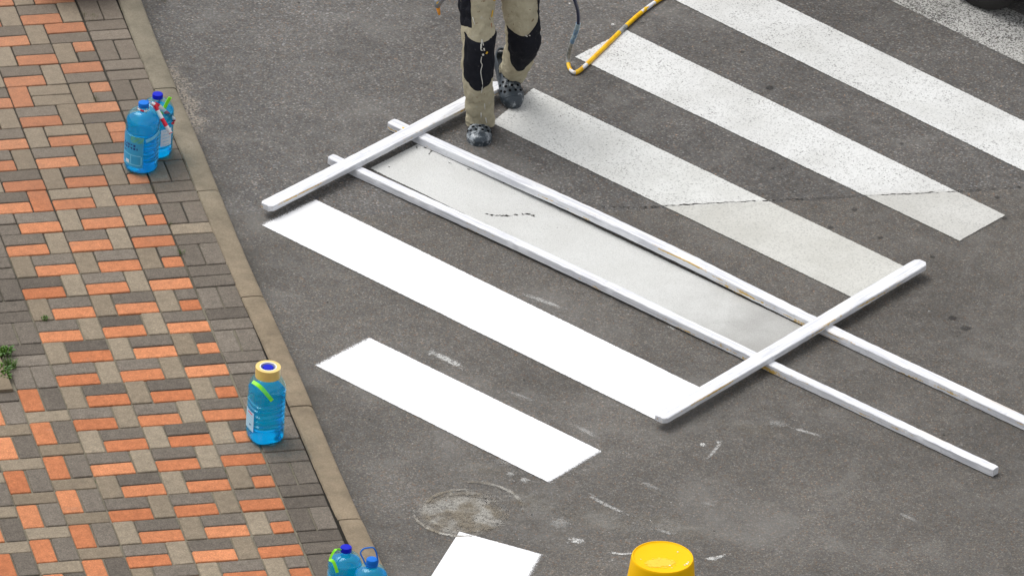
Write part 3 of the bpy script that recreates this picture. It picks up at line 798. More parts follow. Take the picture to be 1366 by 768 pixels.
ribbon(mb, [relC(337, 509, -.03), relC(345, 512, -.038), relC(353, 519, -.052), relC(361, 531, -.074)], .006, (1, 0, .4), thick=.003)
mb.build('strap', M['green'], rC, smooth=True, autosmooth=40)
rollz = .325
root = empty('tape_roll', loc + Vector((0, 0, rollz))); tag(root, 'roll of amber packing tape hung around the neck of the lone bottle', 'tape roll')
def tubering(ri, ro, h, name, mat, n=48):
    mb = MB(); c_ = lambda r, z: [(r * math.cos(2 * math.pi * i / n), r * math.sin(2 * math.pi * i / n), z) for i in range(n)]
    mb.rings([c_(ro, 0), c_(ro, h), c_(ri, h), c_(ri, 0), c_(ro, 0)], cap0=False, cap1=False); return mb.build(name, mat, root, smooth=True, autosmooth=40)
tubering(.0395, .0575, .049, 'tape', M['tape_clear']); tubering(.0345, .0393, .0495, 'core', M['core'])

# the pair at the bottom edge
rD, P, sqr = make_bottle((457, 816), .336, .076, 'dark-capped blue bottle at the bottom edge with a bright green strap', M['cap_dark'], .262, 2.6, group='blue water bottles on the pavement')
loc = rD.location
def relD(u, v, dy): return aty(u, v, loc.y + dy) - loc
mb = MB()
ribbon(mb, [relD(455, 733, -.005), relD(449, 732, -.02), relD(444, 737, -.03), relD(440, 746, -.045)], .010, (1, 0, .2), thick=.004)
ribbon(mb, [relD(439, 746, -.045), relD(444, 748, -.055), relD(447, 754, -.065), relD(450, 763, -.075)], .014, (1, 0, .2), thick=.004)
mb.build('strap', M['green'], rD, smooth=True, autosmooth=40)
rE, P, sqr = make_bottle((491, 838), .358, .076, 'light-capped blue bottle at the bottom edge with an upright blue loop handle', M['cap_light'], .280, 2.6, group='blue water bottles on the pavement')
loc = rE.location
def relE(u, v, dy): return aty(u, v, loc.y + dy) - loc
mb = MB(); mb.tube(catmull([relE(488, 753, -.025), relE(484, 744, -.01), relE(481, 737, 0), relE(485, 731.5, .005), relE(492, 730, .008), relE(498, 730, .008), relE(501, 734, .006), relE(503, 741, 0), relE(504, 749, -.01), relE(502, 755, -.022)], 5), .0035, 8)
n = 32; c_ = lambda r, z: [(r * math.cos(2 * math.pi * i / n), r * math.sin(2 * math.pi * i / n), z) for i in range(n)]
mb.rings([c_(.0262, .325), c_(.0275, .327), c_(.0275, .334), c_(.0262, .336)])
mb.build('handle', M['cap_light'], rE, smooth=True, autosmooth=40)

# ------------------------------------------------------------------ upturned bucket
M['bucket'] = plain('yellow_plastic', (.86, .475, .0), .55, .12, .06, 12)
M['lid_dust'] = make_decal('bucket_dust', (.88, .60, .06), scale=20, body=1.0)
M['speck'] = plain('paint_speck', (.85, .75, .6), .6)
zt = .19; bc = atz(884, 742, zt); root = empty('bucket', (bc.x, bc.y, ROAD + .003)); tag(root, 'upturned yellow plastic bucket with a dusty base at the bottom edge', 'bucket')
Hh = zt - ROAD - .003; n = 64; rT = .138; rBm = .166
c_ = lambda r, z: [(r * math.cos(2 * math.pi * i / n), r * math.sin(2 * math.pi * i / n), z) for i in range(n)]
mb = MB(); rr = [(rBm + .006, 0), (rBm + .006, .022), (rBm, .026), (rBm - .002, .05), (rBm - .002 - .024, Hh - .012), (rT, Hh - .004), (rT - .0025, Hh), (rT - .006, Hh), (rT - .0085, Hh - .004), (rT - .014, Hh - .0055), (.05, Hh - .0065), (.001, Hh - .0065)]
mb.rings([c_(*q) for q in rr], cap0=False); mb.build('bucket_body', M['bucket'], root, smooth=True, autosmooth=50)
mb = MB(); mb.rings([c_(rBm + .003, 0), c_(rBm + .0115, .004), c_(rBm + .0115, .014), c_(rBm + .0062, .018)], cap0=False, cap1=False); mb.build('rim', M['bucket'], root, smooth=True, autosmooth=50)
mb = MB(); blob(mb, (-.02, -.04), .085, .05, .8, Hh - .0045, core=.6); mb.build('dust_patch', M['lid_dust'], root)
for x, y, q in [(.015, -.07, .004), (.078, .037, .0035), (.095, -.068, .006), (.104, -.055, .004), (.082, -.077, .004), (-.10, .0, .002), (.02, -.09, .0025)]:
    mb = MB(); mb.add([(x + q * math.cos(a) * (1 + .3 * math.sin(3 * a)), y + q * math.sin(a), Hh - .0035) for a in [k * .6283 for k in range(10)]], [tuple(range(10))])
    mb.build('paint_speck', M['speck'], root)

mb = MB(); mb.tube(catmull([((rBm + .012) * math.cos(R(a)), (rBm + .012) * math.sin(R(a)), .03 - .0 * k) for k, a in enumerate(range(-20, 201, 20))], 3), .0025, 6)
mb.build('wire_handle', plain('wire', (.5, .5, .5), .35, .5, metal=1), root, smooth=True)

# ------------------------------------------------------------------ brown tub at the top
tb = Vector((-.012, .245, .0025)); root = empty('plant_tub', tb); tag(root, 'round reddish brown tub standing on the pavement at the top edge', 'tub')
M['terracotta'] = plain('terracotta', (.20, .085, .045), .8, .2, .3, 30)
mb = MB(); mb.rings([c_(.20, 0), c_(.215, .006), c_(.24, .26), c_(.255, .262), c_(.255, .30), c_(.235, .30), c_(.225, .27), c_(.20, .262)], cap1=False); mb.build('tub_wall', M['terracotta'], root, smooth=True, autosmooth=40)
mb = MB(); mb.rings([c_(.224, .258), c_(.1, .268), c_(.001, .272)], cap0=False); mb.build('soil_fill', M['soil'], root, smooth=True)

# ------------------------------------------------------------------ weeds
def tuft(px, n, h, spread, mat, label, z=0.0, broad=False, seed=0):
    rnd = random.Random(seed); p = atz(*px, z); mb = MB()
    for i in range(n):
        a = rnd.random() * 6.283; d = spread * math.sqrt(rnd.random()); bx, by = d * math.cos(a), d * math.sin(a)
        hh = h * .68 * rnd.uniform(.5, 1.1); ln = rnd.uniform(.2, .9) * hh; a2 = a + rnd.uniform(-.7, .7); wd = (hh * .28 if broad else hh * .07) * rnd.uniform(.7, 1.2)
        dx, dy = math.cos(a2), math.sin(a2); px_, py_ = -dy * wd / 2, dx * wd / 2; tn = rnd.random()
        mid = (bx + dx * ln * .45, by + dy * ln * .45, hh * .7); tip = (bx + dx * ln, by + dy * ln, hh * (.75 if broad else .95))
        k = .35 if broad else 1
        mb.add([(bx + px_ * k, by + py_ * k, -.004), (bx - px_ * k, by - py_ * k, -.004), (mid[0] - px_, mid[1] - py_, mid[2]), (mid[0] + px_, mid[1] + py_, mid[2]), tip], [(0, 1, 2, 3), (3, 2, 4)], 0, tint=tn)
    o = mb.build('weed', mat, loc=p); return tag(o, label, 'weed', 'small weeds growing in the paving joints')
tuft((121, 24), 60, .018, .035, M['moss'], 'mossy tuft in the joint at the top of the dark border', seed=1)
tuft((112, 21), 30, .022, .015, M['moss'], 'thin moss strand left of the mossy tuft near the top border', seed=11)
tuft((128, 133), 34, .02, .016, M['moss'], 'tiny moss tuft among the beige bricks left of the bottle pair', seed=2)
tuft((241, 338), 46, .028, .017, M['leaf'], 'small green grass tuft at the dark border beside an orange half brick', seed=3)
tuft((206, 253), 34, .018, .02, M['moss'], 'brown green moss in the joint below the bottle pair', seed=4)
tuft((227, 300), 26, .016, .014, M['moss'], 'faint moss at the edge of the border above the grass tuft', seed=5)
tuft((60, 426), 40, .026, .014, M['leaf'], 'single small bright weed on a beige brick near the left edge', seed=6, broad=True)
tuft((14, 490), 110, .055, .026, M['leaf'], 'bushy grass tuft overhanging the pavement at the left edge', seed=7)
tuft((4, 474), 40, .075, .035, M['leaf'], 'broad leaved weed above the bushy tuft at the left edge', seed=8, broad=True)
tuft((1, 498), 40, .07, .03, M['leaf'], 'broad leaved weed on the left frame edge below the bushy tuft', seed=9, broad=True)
tuft((9, 505), 50, .045, .022, M['leaf'], 'low green weed under the bushy tuft beside a cut paver', seed=10, broad=True)
tuft((216, 1), 36, .035, .03, M['moss'], 'yellowish weed at the road edge by the kerb, top of photo', z=ROAD, seed=13)

# ------------------------------------------------------------------ the worker
def make_trousers_mat():
    t = NT('khaki_cloth'); o = t.pos()
    n = t.noise(o, 9, 5, .65)
    c = t.mix(t.sstep(n, .3, .7), (.375, .335, .235), (.50, .455, .33))
    c = t.mix(t.math('MULTIPLY', t.sstep(t.noise(o, 16, 5, .75), .60, .72), .55), c, (.50, .48, .42))   # paint dust
    c = t.mix(t.math('MULTIPLY', t.sstep(t.noise(o, 38, 3, .6), .66, .70), .8), c, (.16, .10, .05))
    t.col(c); t.rough(.9, .15)
    t.bump(t.math('ADD', t.noise(o, 22, 4, .55, 1.2), t.math('MULTIPLY', t.noise(o, 500, 1), .10)), .8, .014)
    return t.m
M['khaki'] = make_trousers_mat()
def make_black():
    t = NT('black_canvas'); o = t.pos()
    c = t.mix(t.noise(o, 30, 5), (.006, .007, .011), (.016, .017, .023))
    c = t.mix(t.math('MULTIPLY', t.sstep(t.noise(o, 75, 4, .7), .66, .72), .5), c, (.30, .29, .27))
    t.col(c); t.rough(.8, .15); t.bump(t.noise(o, 40, 4, .6), .6, .008); return t.m
M['black'] = make_black()
M['white_drip'] = plain('dried_white_paint', (.62, .61, .56), .6)
M['yellow_drip'] = plain('dried_yellow_paint', (.62, .36, .02), .6)
M['rust_drip'] = plain('dried_red_paint', (.30, .12, .05), .7)
def make_clog(name, scuff):
    t = NT(name); o = t.pos()
    c = t.mix(t.noise(o, 40, 5), (.020, .028, .038), (.060, .078, .095))
    s_ = t.math('MULTIPLY', t.sstep(t.noise(o, 15, 6, .75), .60 - scuff, .72 - scuff), .75)
    c = t.mix(s_, c, (.46, .50, .53)); t.col(c); t.rough(.36, .5); t.bump(t.noise(o, 60, 4), .3, .003); return t.m
M['clog'] = make_clog('dark_rubber_clog', .13); M['clog2'] = make_clog('dark_rubber_clog_clean', .06)
M['hole'] = plain('dark_hole', (.004, .004, .005), .8, .1)  # near black, for the vent hole shade and the eyes
M['skin'] = plain('skin', (.42, .24, .17), .55, .3, .1, 30)
M['hair'] = plain('hair', (.045, .03, .02), .6, .3, .4, 90)
M['shirt'] = plain('navy_cloth', (.03, .035, .055), .9, .1, .25, 14, .4)

person = empty('person', (1.80, -1.20, ROAD)); tag(person, 'worker in paint spotted khaki trousers with black knee pads, stepping over a plank', 'person')
PL = person.location
front = [(1.718, -1.322, -.079, .060), (1.715, -1.320, -.045, .064), (1.700, -1.333, .054, .065), (1.679, -1.37, .18, .068), (1.665, -1.390, .30, .071), (1.667, -1.370, .42, .075), (1.671, -1.315, .51, .077), (1.678, -1.265, .585, .088), (1.703, -1.17, .69, .104), (1.728, -1.12, .79, .115)]
rear = [(1.954, -.972, -.034, .056), (1.950, -.982, -.005, .061), (1.944, -1.04, .06, .062), (1.936, -1.13, .17, .070), (1.931, -1.205, .285, .076), (1.926, -1.215, .37, .079), (1.917, -1.195, .45, .083), (1.909, -1.165, .53, .091), (1.895, -1.12, .66, .106), (1.875, -1.10, .79, .115)]
def legpath(L, per=9):
    c = catmull([q[:3] for q in L], per); rs = catmull([(q[3], 0, 0) for q in L], per); return c, [r.x for r in rs]
def legframe(C, i):
    t = (C[min(i + 1, len(C) - 1)] - C[max(i - 1, 0)]).normalized()
    x = Vector((1, 0, 0)); x = (x - t * x.dot(t)).normalized(); return x, t.cross(x)     # x: image right, y: away from the viewer
def legrad(C, rs, i, a, seed):
    p = C[i]; s_ = i / (len(C) - 1); q = Vector((math.cos(a) * 1.5, math.sin(a) * 1.5, s_ * 14 + seed))
    wr = .008 * noise.noise(q) + .006 * noise.noise(Vector((q.x * 1.5, q.y * 1.5, q.z * 2.6)))
    q3 = Vector((math.cos(a) * 1.1, math.sin(a) * 1.1, s_ * 11 + .8 * math.sin(a + 1) + seed * 3)); wr += .006 - .014 * max(0, .45 - abs(noise.noise(q3)) * 2.2)
    low = max(0, 1 - s_ * 3.2)
    wr += low * .006 * math.sin(s_ * 75 + 1.6 * math.sin(a + seed)) * (0.4 + .6 * abs(noise.noise(q * .9)))
    cuff = .0055 if .015 < s_ < .085 and seed < 3 else 0
    return rs[i] * (1 + .10 * abs(math.sin(a)) * 0) + wr + cuff
def legpoint(C, rs, i, a, seed, off=0):
    x, y_ = legframe(C, i); r = legrad(C, rs, i, a, seed) + off
    return C[i] + x * (r * math.cos(a)) + y_ * (r * 1.04 * math.sin(a))
mb = MB()
legs = []
for L, seed in ((front, 1.0), (rear, 5.0)):
    C, rs = legpath(L); legs.append((C, rs, seed))
    mb.rings([[legpoint(C, rs, i, 2 * math.pi * k / 36, seed) for k in range(36)] for i in range(len(C))])
# seat and waist
ell2 = lambda cx, cy, cz, rx, ry, n=36: [(cx + rx * math.cos(2 * math.pi * k / n), cy + ry * math.sin(2 * math.pi * k / n), cz) for k in range(n)]
mb.rings([ell2(1.80, -1.115, .70, .10, .09), ell2(1.80, -1.115, .735, .175, .125), ell2(1.80, -1.11, .79, .200, .145), ell2(1.80, -1.11, .86, .190, .140), ell2(1.80, -1.11, .93, .172, .125)])
tmp = mb.build('trousers_tmp', M['khaki'])
rm = tmp.modifiers.new('r', 'REMESH'); rm.mode = 'VOXEL'; rm.voxel_size = .0055; rm.use_smooth_shade = True
sm = tmp.modifiers.new('s', 'SMOOTH'); sm.factor = .5; sm.iterations = 1
dg = bpy.context.evaluated_depsgraph_get()
me = bpy.data.meshes.new_from_object(tmp.evaluated_get(dg)); me.name = 'trousers'
bpy.data.objects.remove(tmp)
def child(o):
    o.parent = person; o.matrix_parent_inverse = Matrix.Translation(-PL); return o
me.materials.clear(); me.materials.append(M['khaki'])
me.polygons.foreach_set('use_smooth', [True] * len(me.polygons))
tr_ = bpy.data.objects.new('trousers', me); col.objects.link(tr_); child(tr_)
def legpatch(leg, a0, a1, vb, vt, name, mat, off=.0042, nu=30, nv=30, parent=None):
    """patch sewn on the trouser leg; vb(s), vt(s) give the leg height (0 hem .. 1 hip) of its lower and upper edge, s = -1..1"""
    C, rs, seed = legs[leg]; n = len(C) - 1
    def f(u, v):
        s_ = u * 2 - 1; q = vb(s_) + (vt(s_) - vb(s_)) * v; q = max(0, min(n - 1e-4, q * n)); i = int(q); fr = q - i; a = R(a0 + (a1 - a0) * u)
        e = off if (0.02 < u < .98 and .02 < v < .98) else off - .005
        return legpoint(C, rs, i, a, seed, e).lerp(legpoint(C, rs, i + 1, a, seed, e), fr)
    mb = MB(); grid(mb, f, nu, nv); return child(mb.build(name, mat, smooth=True))
def ht(leg, z):
    C = legs[leg][0]; n = len(C) - 1
    for i in range(n):
        if C[i].z <= z <= C[i + 1].z: return (i + (z - C[i].z) / (C[i + 1].z - C[i].z)) / n
    return 0 if z < C[0].z else 1
k0 = lambda z: ht(0, z); k1 = lambda z: ht(1, z)
legpatch(0, -164, -20, lambda s: k0(.245 - .050 * (1 - abs(s) ** 1.3)), lambda s: k0(.455 - .040 * (1 - s * s)), 'knee_pad', M['black'])
legpatch(1, -165, -22, lambda s: k1(.255 - .075 * (1 - min(1, abs(s - .15) * 1.1) ** 1.4) + .02 * math.sin(s * 5)), lambda s: k1(.415 - .045 * (1 - s * s) + .035 * max(0, s)), 'knee_pad', M['black'])
legpatch(0, 150, 238, lambda s: k0(.468 - .012 * s), lambda s: k0(.66), 'pocket_patch', M['black'], off=.0022)
legpatch(1, -35, 15, lambda s: k1(.42), lambda s: k1(.50), 'side_panel', M['black'], off=.0035)
# dried paint on the trousers
def splash(leg, pts, wd, mat, mbx=None):
    mbx = MB()
    C, rs, seed = legs[leg]; n = len(C) - 1; P = []
    for a, z in pts:
        q = ht(leg, z) * n; i = min(n - 1, int(q)); P.append(legpoint(C, rs, i, R(a), seed, .0075).lerp(legpoint(C, rs, i + 1, R(a), seed, .0075), q - i))
    mbx.tube(catmull(P, 4) if len(P) > 2 else P, wd, 6)
    child(mbx.build('paint_drip', mat, smooth=True))
mb = MB()
for pts, wd in [([(-91, .36), (-93, .34), (-88, .325), (-92, .30), (-89, .27), (-86, .245), (-88, .21), (-91, .19)], .0019), ([(-88, .372), (-86, .367)], .005),
                ([(-94, .395), (-92, .425), (-87, .405)], .0024), ([(-95, .41), (-95, .39), (-90, .388)], .0022), ([(-86, .395), (-84, .386)], .0035), ([(-80, .115), (-79, .07)], .002), ([(-81, .01), (-80, -.02)], .003), ([(-95, .05), (-97, .02)], .003), ([(-118, .50), (-112, .47)], .002)]:
    splash(0, pts, wd, M['white_drip'])
splash(1, [(-96, .375), (-90, .37)], .003, M['white_drip']); splash(1, [(-84, .372), (-80, .37)], .0025, M['white_drip'])
mb = MB()
for pts, wd in [([(-76, .372), (-71, .378)], .0045), ([(-47, .53), (-48, .50)], .003), ([(-50, .575), (-51, .565)], .0035)]: splash(0, pts, wd, M['yellow_drip'])
splash(1, [(-70, .60), (-66, .61)], .004, M['yellow_drip'])
splash(0, [(-52, .62), (-50, .60), (-49, .575)], .0022, M['rust_drip']); splash(0, [(-55, .475), (-52, .46)], .002, M['rust_drip'])

# clogs
def clog(heel, toe, wmax, mat, roll=0):
    heel, toe = Vector(heel), Vector(toe); f = (toe - heel).normalized(); L = (toe - heel).length
    s = f.cross(Vector((0, 0, 1))).normalized(); up = s.cross(f)
    root = bpy.data.objects.new('clog', None)
    def P(u, x, h): return heel + f * (u * L) + s * x + up * h
    def hw(u):
        k = [(0, .02), (.03, .024), (.1, .034), (.3, .037), (.5, .043), (.68, .056), (.8, .057), (.9, .047), (.96, .034), (1, .016)]
        for (a, b_), (c, d) in zip(k, k[1:]):
            if u <= c: t = (u - a) / (c - a); t = t * t * (3 - 2 * t); return (b_ + (d - b_) * t) * wmax / .114
        return k[-1][1]
    mb = MB()
    U = [0, .02, .05, .1, .2, .3, .4, .5, .6, .7, .78, .85, .9, .94, .97, .99, 1.0]
    # sole with a groove round its side
    for (h0, h1, g) in ((0, .010, 0), (.010, .013, -.0025), (.013, .026, .001)):
        rings = [[P(u, -hw(u) - g, h0), P(u, hw(u) + g, h0), P(u, hw(u) + g, h1), P(u, -hw(u) - g, h1)] for u in U]
        mb.rings(rings)
    top = {}
    def hh(u): 
        if u > .80: return .026 + (.046 - .0) * math.sqrt(max(0, 1 - ((u - .80) / .20) ** 2)) * .62 
        return .026 + .046 * (.62 + .38 * (.80 - u) / .40) * (1 if u > .44 else (.55 + .45 * (u - .38) / .06))
    V = 15
    def up_pt(u, q, off=0):
        a = math.pi * q; x = -hw(u) * math.cos(a); e = abs(math.sin(a)) ** .62; return P(u, x * (1 - .10 * e) + 0, .022 + (hh(u) - .022) * e + off)
    UU = [.40 + .60 * i / 22 for i in range(23)]
    vs_ = [up_pt(u, j / V) for u in UU for j in range(V + 1)]
    mb.add(vs_, [(i * (V + 1) + j, i * (V + 1) + j + 1, (i + 1) * (V + 1) + j + 1, (i + 1) * (V + 1) + j) for i in range(len(UU) - 1) for j in range(V)])
    # ridges across the toe and along the instep
    for q in (.38, .62): mb.tube([up_pt(u, q, .001) for u in (.44, .5, .56, .62, .68, .74)], .0022, 6)
    mb.tube([up_pt(.86, q, -.0005) for q in [.08 + .84 * i / 14 for i in range(15)]], .0026, 6)
    mb.tube([up_pt(.405, q, 0) for q in [i / 16 for i in range(17)]], .0038, 6)
    # heel cup rim
    rim = [P(u, sg * (hw(u) + .001), .026 + .030 * (1 - u / .42) ** .8) for sg, us in ((-1, (.42, .3, .2, .1, .04, .01)), (1, (.01, .04, .1, .2, .3, .42))) for u in us]
    low = [P(u, sg * (hw(u) + .001), .022) for sg, us in ((-1, (.42, .3, .2, .1, .04, .01)), (1, (.01, .04, .1, .2, .3, .42))) for u in us]
    rin = [P(max(u, .03), sg * (hw(u) - .004), .026 + .030 * (1 - u / .42) ** .8) for sg, us in ((-1, (.42, .3, .2, .1, .04, .01)), (1, (.01, .04, .1, .2, .3, .42))) for u in us]
    lin = [P(max(u, .03), sg * (hw(u) - .004), .022) for sg, us in ((-1, (.42, .3, .2, .1, .04, .01)), (1, (.01, .04, .1, .2, .3, .42))) for u in us]
    mb.rings([[low[i], rim[i], rin[i], lin[i]] for i in range(12)])
    shoe = child(mb.build('clog', mat, smooth=True, autosmooth=55))
    st = MB(); C_ = catmull([P(.45, -hw(.45) - .003, .045), P(.3, -hw(.3) - .004, .066), P(.12, -hw(.1) - .003, .064), P(-.015, -.014, .062), P(-.015, .014, .062), P(.12, hw(.1) + .003, .064), P(.3, hw(.3) + .004, .066), P(.45, hw(.45) + .003, .045)], 4)
    ribbon(st, C_, .016, tuple(up), thick=.005, per=1)
    o = st.build('heel_strap', mat, smooth=True, autosmooth=40); o.parent = shoe
    hs = MB()  # raised dark discs, the shade inside the vent holes put in as colour
    for (u, q) in [(.50, .30), (.50, .5), (.50, .70), (.59, .22), (.59, .41), (.59, .60), (.59, .79), (.68, .30), (.68, .5), (.68, .70), (.765, .24), (.765, .42), (.765, .60), (.765, .78), (.62, .08), (.72, .07), (.62, .92), (.72, .93)]:
        c0 = up_pt(u, q); du = (up_pt(u + .02, q) - up_pt(u - .02, q)).normalized(); dq = (up_pt(u, q + .03) - up_pt(u, q - .03)).normalized()
        nm = du.cross(dq).normalized(); 
        if nm.dot(up) < 0 and nm.dot(up) > -2 and q not in (.08, .07, .92, .93): nm = -nm
        if q in (.08, .07) and nm.dot(s) > 0: nm = -nm
        if q in (.92, .93) and nm.dot(s) < 0: nm = -nm
        dq = nm.cross(du); r = .0070
        hs.rings([[c0 + nm * h_ + (du * math.cos(k * .7854) + dq * math.sin(k * .7854)) * r for k in range(8)] for h_ in (-.002, .0012)], cap0=False)
    o = hs.build('vent_shade_discs', M['hole']); o.parent = shoe
    return shoe
clog((1.735, -1.212, ROAD + .0005), (1.671, -1.500, ROAD + .0005), .122, M['clog'])
clog((1.902, -.890, ROAD + .135), (1.925, -1.166, ROAD + .004), .116, M['clog2'])

# the body inside the clothes: one continuous skin
def skinned(name, joints, edges, root=0, sub=2):
    me = bpy.data.meshes.new(name); me.from_pydata([j[:3] for j in joints], edges, [])
    o = bpy.data.objects.new(name, me); col.objects.link(o)
    sk = o.modifiers.new('skin', 'SKIN'); sk.use_smooth_shade = True
    lay = me.skin_vertices[0].data if len(me.skin_vertices) else None
    if lay is None:
        bm = bmesh.new(); bm.from_mesh(me); bm.verts.layers.skin.verify(); bm.to_mesh(me); bm.free(); lay = me.skin_vertices[0].data
    for i, j in enumerate(joints):
        r = j[3]; lay[i].radius = r if isinstance(r, tuple) else (r, r); lay[i].use_root = (i == root)
    o.modifiers.new('sub', 'SUBSURF').levels = sub; o.modifiers['sub'].render_levels = sub
    dg = bpy.context.evaluated_depsgraph_get(); m2 = bpy.data.meshes.new_from_object(o.evaluated_get(dg)); m2.name = name
    bpy.data.objects.remove(o); return m2
J = [(1.80, -1.11, .80, (.15, .11)), (1.80, -1.13, .95, (.14, .10)), (1.80, -1.16, 1.12, (.15, .10)), (1.79, -1.19, 1.24, (.13, .09)), (1.79, -1.21, 1.34, .055), (1.785, -1.235, 1.41, .06), (1.78, -1.25, 1.48, (.078, .09)), (1.78, -1.245, 1.56, (.07, .085)),
     (1.62, -1.17, 1.26, .055), (1.53, -1.17, 1.02, .042), (1.545, -1.33, .84, .030), (1.97, -1.18, 1.26, .055), (2.07, -1.14, 1.02, .042), (2.07, -1.30, .84, .030),
     (1.715, -1.14, .70, .08), (1.664, -1.37, .36, .052), (1.710, -1.285, .02, .036), (1.726, -1.25, -.050, .028), (1.692, -1.40, -.066, (.028, .014)),
     (1.885, -1.12, .68, .08), (1.930, -1.195, .33, .052), (1.940, -1.02, .10, .032), (1.927, -.968, .03, .022), (1.918, -1.08, -.025, (.03, .02))]
E_ = [(0, 1), (1, 2), (2, 3), (3, 4), (4, 5), (5, 6), (6, 7), (3, 8), (8, 9), (9, 10), (3, 11), (11, 12), (12, 13), (0, 14), (14, 15), (15, 16), (16, 17), (17, 18), (0, 19), (19, 20), (20, 21), (21, 22), (22, 23)]
def hand(w_, d, side):
    """palm and five bent fingers grown from wrist joint w_ along d"""
    w0 = Vector(J[w_][:3]); d = Vector(d).normalized(); s_ = Vector(side).normalized(); n_ = d.cross(s_).normalized()
    J.append((*(w0 + d * .05), (.038, .016))); p = len(J) - 1; E_.append((w_, p))
    J.append((*(w0 + d * .085), (.040, .014))); k = len(J) - 1; E_.append((p, k))
    for x, ln in ((-.030, .065), (-.010, .078), (.010, .072), (.029, .056)):
        b0 = w0 + d * .088 + s_ * x; q = k
        for t_, bend, r in ((.35, .15, .0088), (.7, .6, .0082), (1.0, 1.15, .0070)):
            v = b0 + d * (ln * t_ * math.cos(bend * .8)) + n_ * (ln * t_ * math.sin(bend * .8)); J.append((*v, r)); E_.append((q, len(J) - 1)); q = len(J) - 1
    q = p
    for dd, ss, nn_, r in ((.055, -.045, .012, .011), (.078, -.056, .026, .010), (.098, -.052, .036, .008)):
        J.append((*(w0 + d * dd + s_ * ss + n_ * nn_), r)); E_.append((q, len(J) - 1)); q = len(J) - 1
hand(10, (-.15, -.75, -.6), (-.95, .2, .1)); hand(13, (.25, -.7, -.6), (.9, .3, -.1))
bm_ = skinned('body', J, E_); bm_.materials.append(M['skin'])
bo_ = bpy.data.objects.new('body', bm_); col.objects.link(bo_); child(bo_)
# face, hair, shirt
hc = Vector((1.78, -1.255, 1.52)); mb = MB()
def sph(mb, c, rx, ry, rz, n=18, cut=None):
    rings = []
    for i in range(n + 1):
        a = -math.pi / 2 + math.pi * i / n
        rings.append([(c[0] + rx * math.cos(a) * math.cos(2 * math.pi * k / 20), c[1] + ry * math.cos(a) * math.sin(2 * math.pi * k / 20), c[2] + rz * math.sin(a)) for k in range(20)])
    if cut: rings = [r for r in rings if r[0][2] > cut]
    mb.rings(rings)
sph(mb, hc + Vector((0, .018, .03)), .098, .108, .105, cut=1.53); child(mb.build('hair', M['hair'], smooth=True))
mb = MB(); sph(mb, hc + Vector((-.032, -.098, 0)), .012, .008, .007); child(mb.build('eye', M['hole'], smooth=True)); mb = MB(); sph(mb, hc + Vector((.032, -.098, 0)), .012, .008, .007); child(mb.build('eye', M['hole'], smooth=True))
for nm_, cc, rr3 in (('nose', (0, -.108, -.03), (.014, .018, .022)), ('mouth', (0, -.096, -.068), (.024, .008, .006)), ('ear', (-.083, 0, -.01), (.010, .02, .03)), ('ear', (.083, 0, -.01), (.010, .02, .03))):
    mb = MB(); sph(mb, hc + Vector(cc), *rr3); child(mb.build(nm_, M['skin'], smooth=True))
JS = [(1.80, -1.11, .86, (.185, .135)), (1.80, -1.13, .98, (.175, .125)), (1.80, -1.16, 1.13, (.18, .125)), (1.79, -1.19, 1.26, (.14, .10)), (1.79, -1.205, 1.33, .07), (1.61, -1.17, 1.27, .075), (1.53, -1.17, 1.02, .06), (1.54, -1.27, .90, .05), (1.98, -1.18, 1.27, .075), (2.07, -1.14, 1.02, .06), (2.07, -1.24, .90, .05)]
sh_ = skinned('shirt', JS, [(0, 1), (1, 2), (2, 3), (3, 4), (3, 5), (5, 6), (6, 7), (3, 8), (8, 9), (9, 10)]); sh_.materials.append(M['shirt'])
so_ = bpy.data.objects.new('shirt', sh_); col.objects.link(so_); child(so_)

# ------------------------------------------------------------------ spray gun and hose
M['steel'] = plain('grey_metal', (.34, .36, .38), .35, .5, .2, 60, metal=.6)
M['orange_tip'] = plain('orange_tip', (.80, .30, .02), .5)
g0 = Vector((1.515, -1.43, .74)); gt = aty(583.5, 9, -1.24)
root = empty('spray_gun', g0); tag(root, 'metal spray gun tip with an orange nozzle hanging left of the worker', 'spray gun')
mb = MB(); mb.tube([gt - g0, (0, 0, 0)], .010, 8); mb.tube([(0, 0, 0), (.01, .03, .10)], .016, 8); mb.tube([gt - g0 + Vector((-.006, 0, .045)), gt - g0 + Vector((0, 0, .0))], .014, 8); mb.build('gun_barrel', M['steel'], root, smooth=True)
mb = MB(); mb.tube([gt - g0 + Vector((.003, 0, -.005)), gt - g0 + Vector((.012, 0, -.045))], [.010, .006], 8); mb.build('nozzle', M['orange_tip'], root, smooth=True)
mb = MB(); sph(mb, gt - g0 + Vector((0, -.012, .025)), .009, .008, .010); mb.build('tip_guard', M['yellow_drip'], root, smooth=True)
mb = MB(); mb.tube(catmull([(0, 0, -.02), (.0, -.05, .02), (.01, -.03, .09)], 4), .005, 6); mb.build('trigger', M['steel'], root, smooth=True)

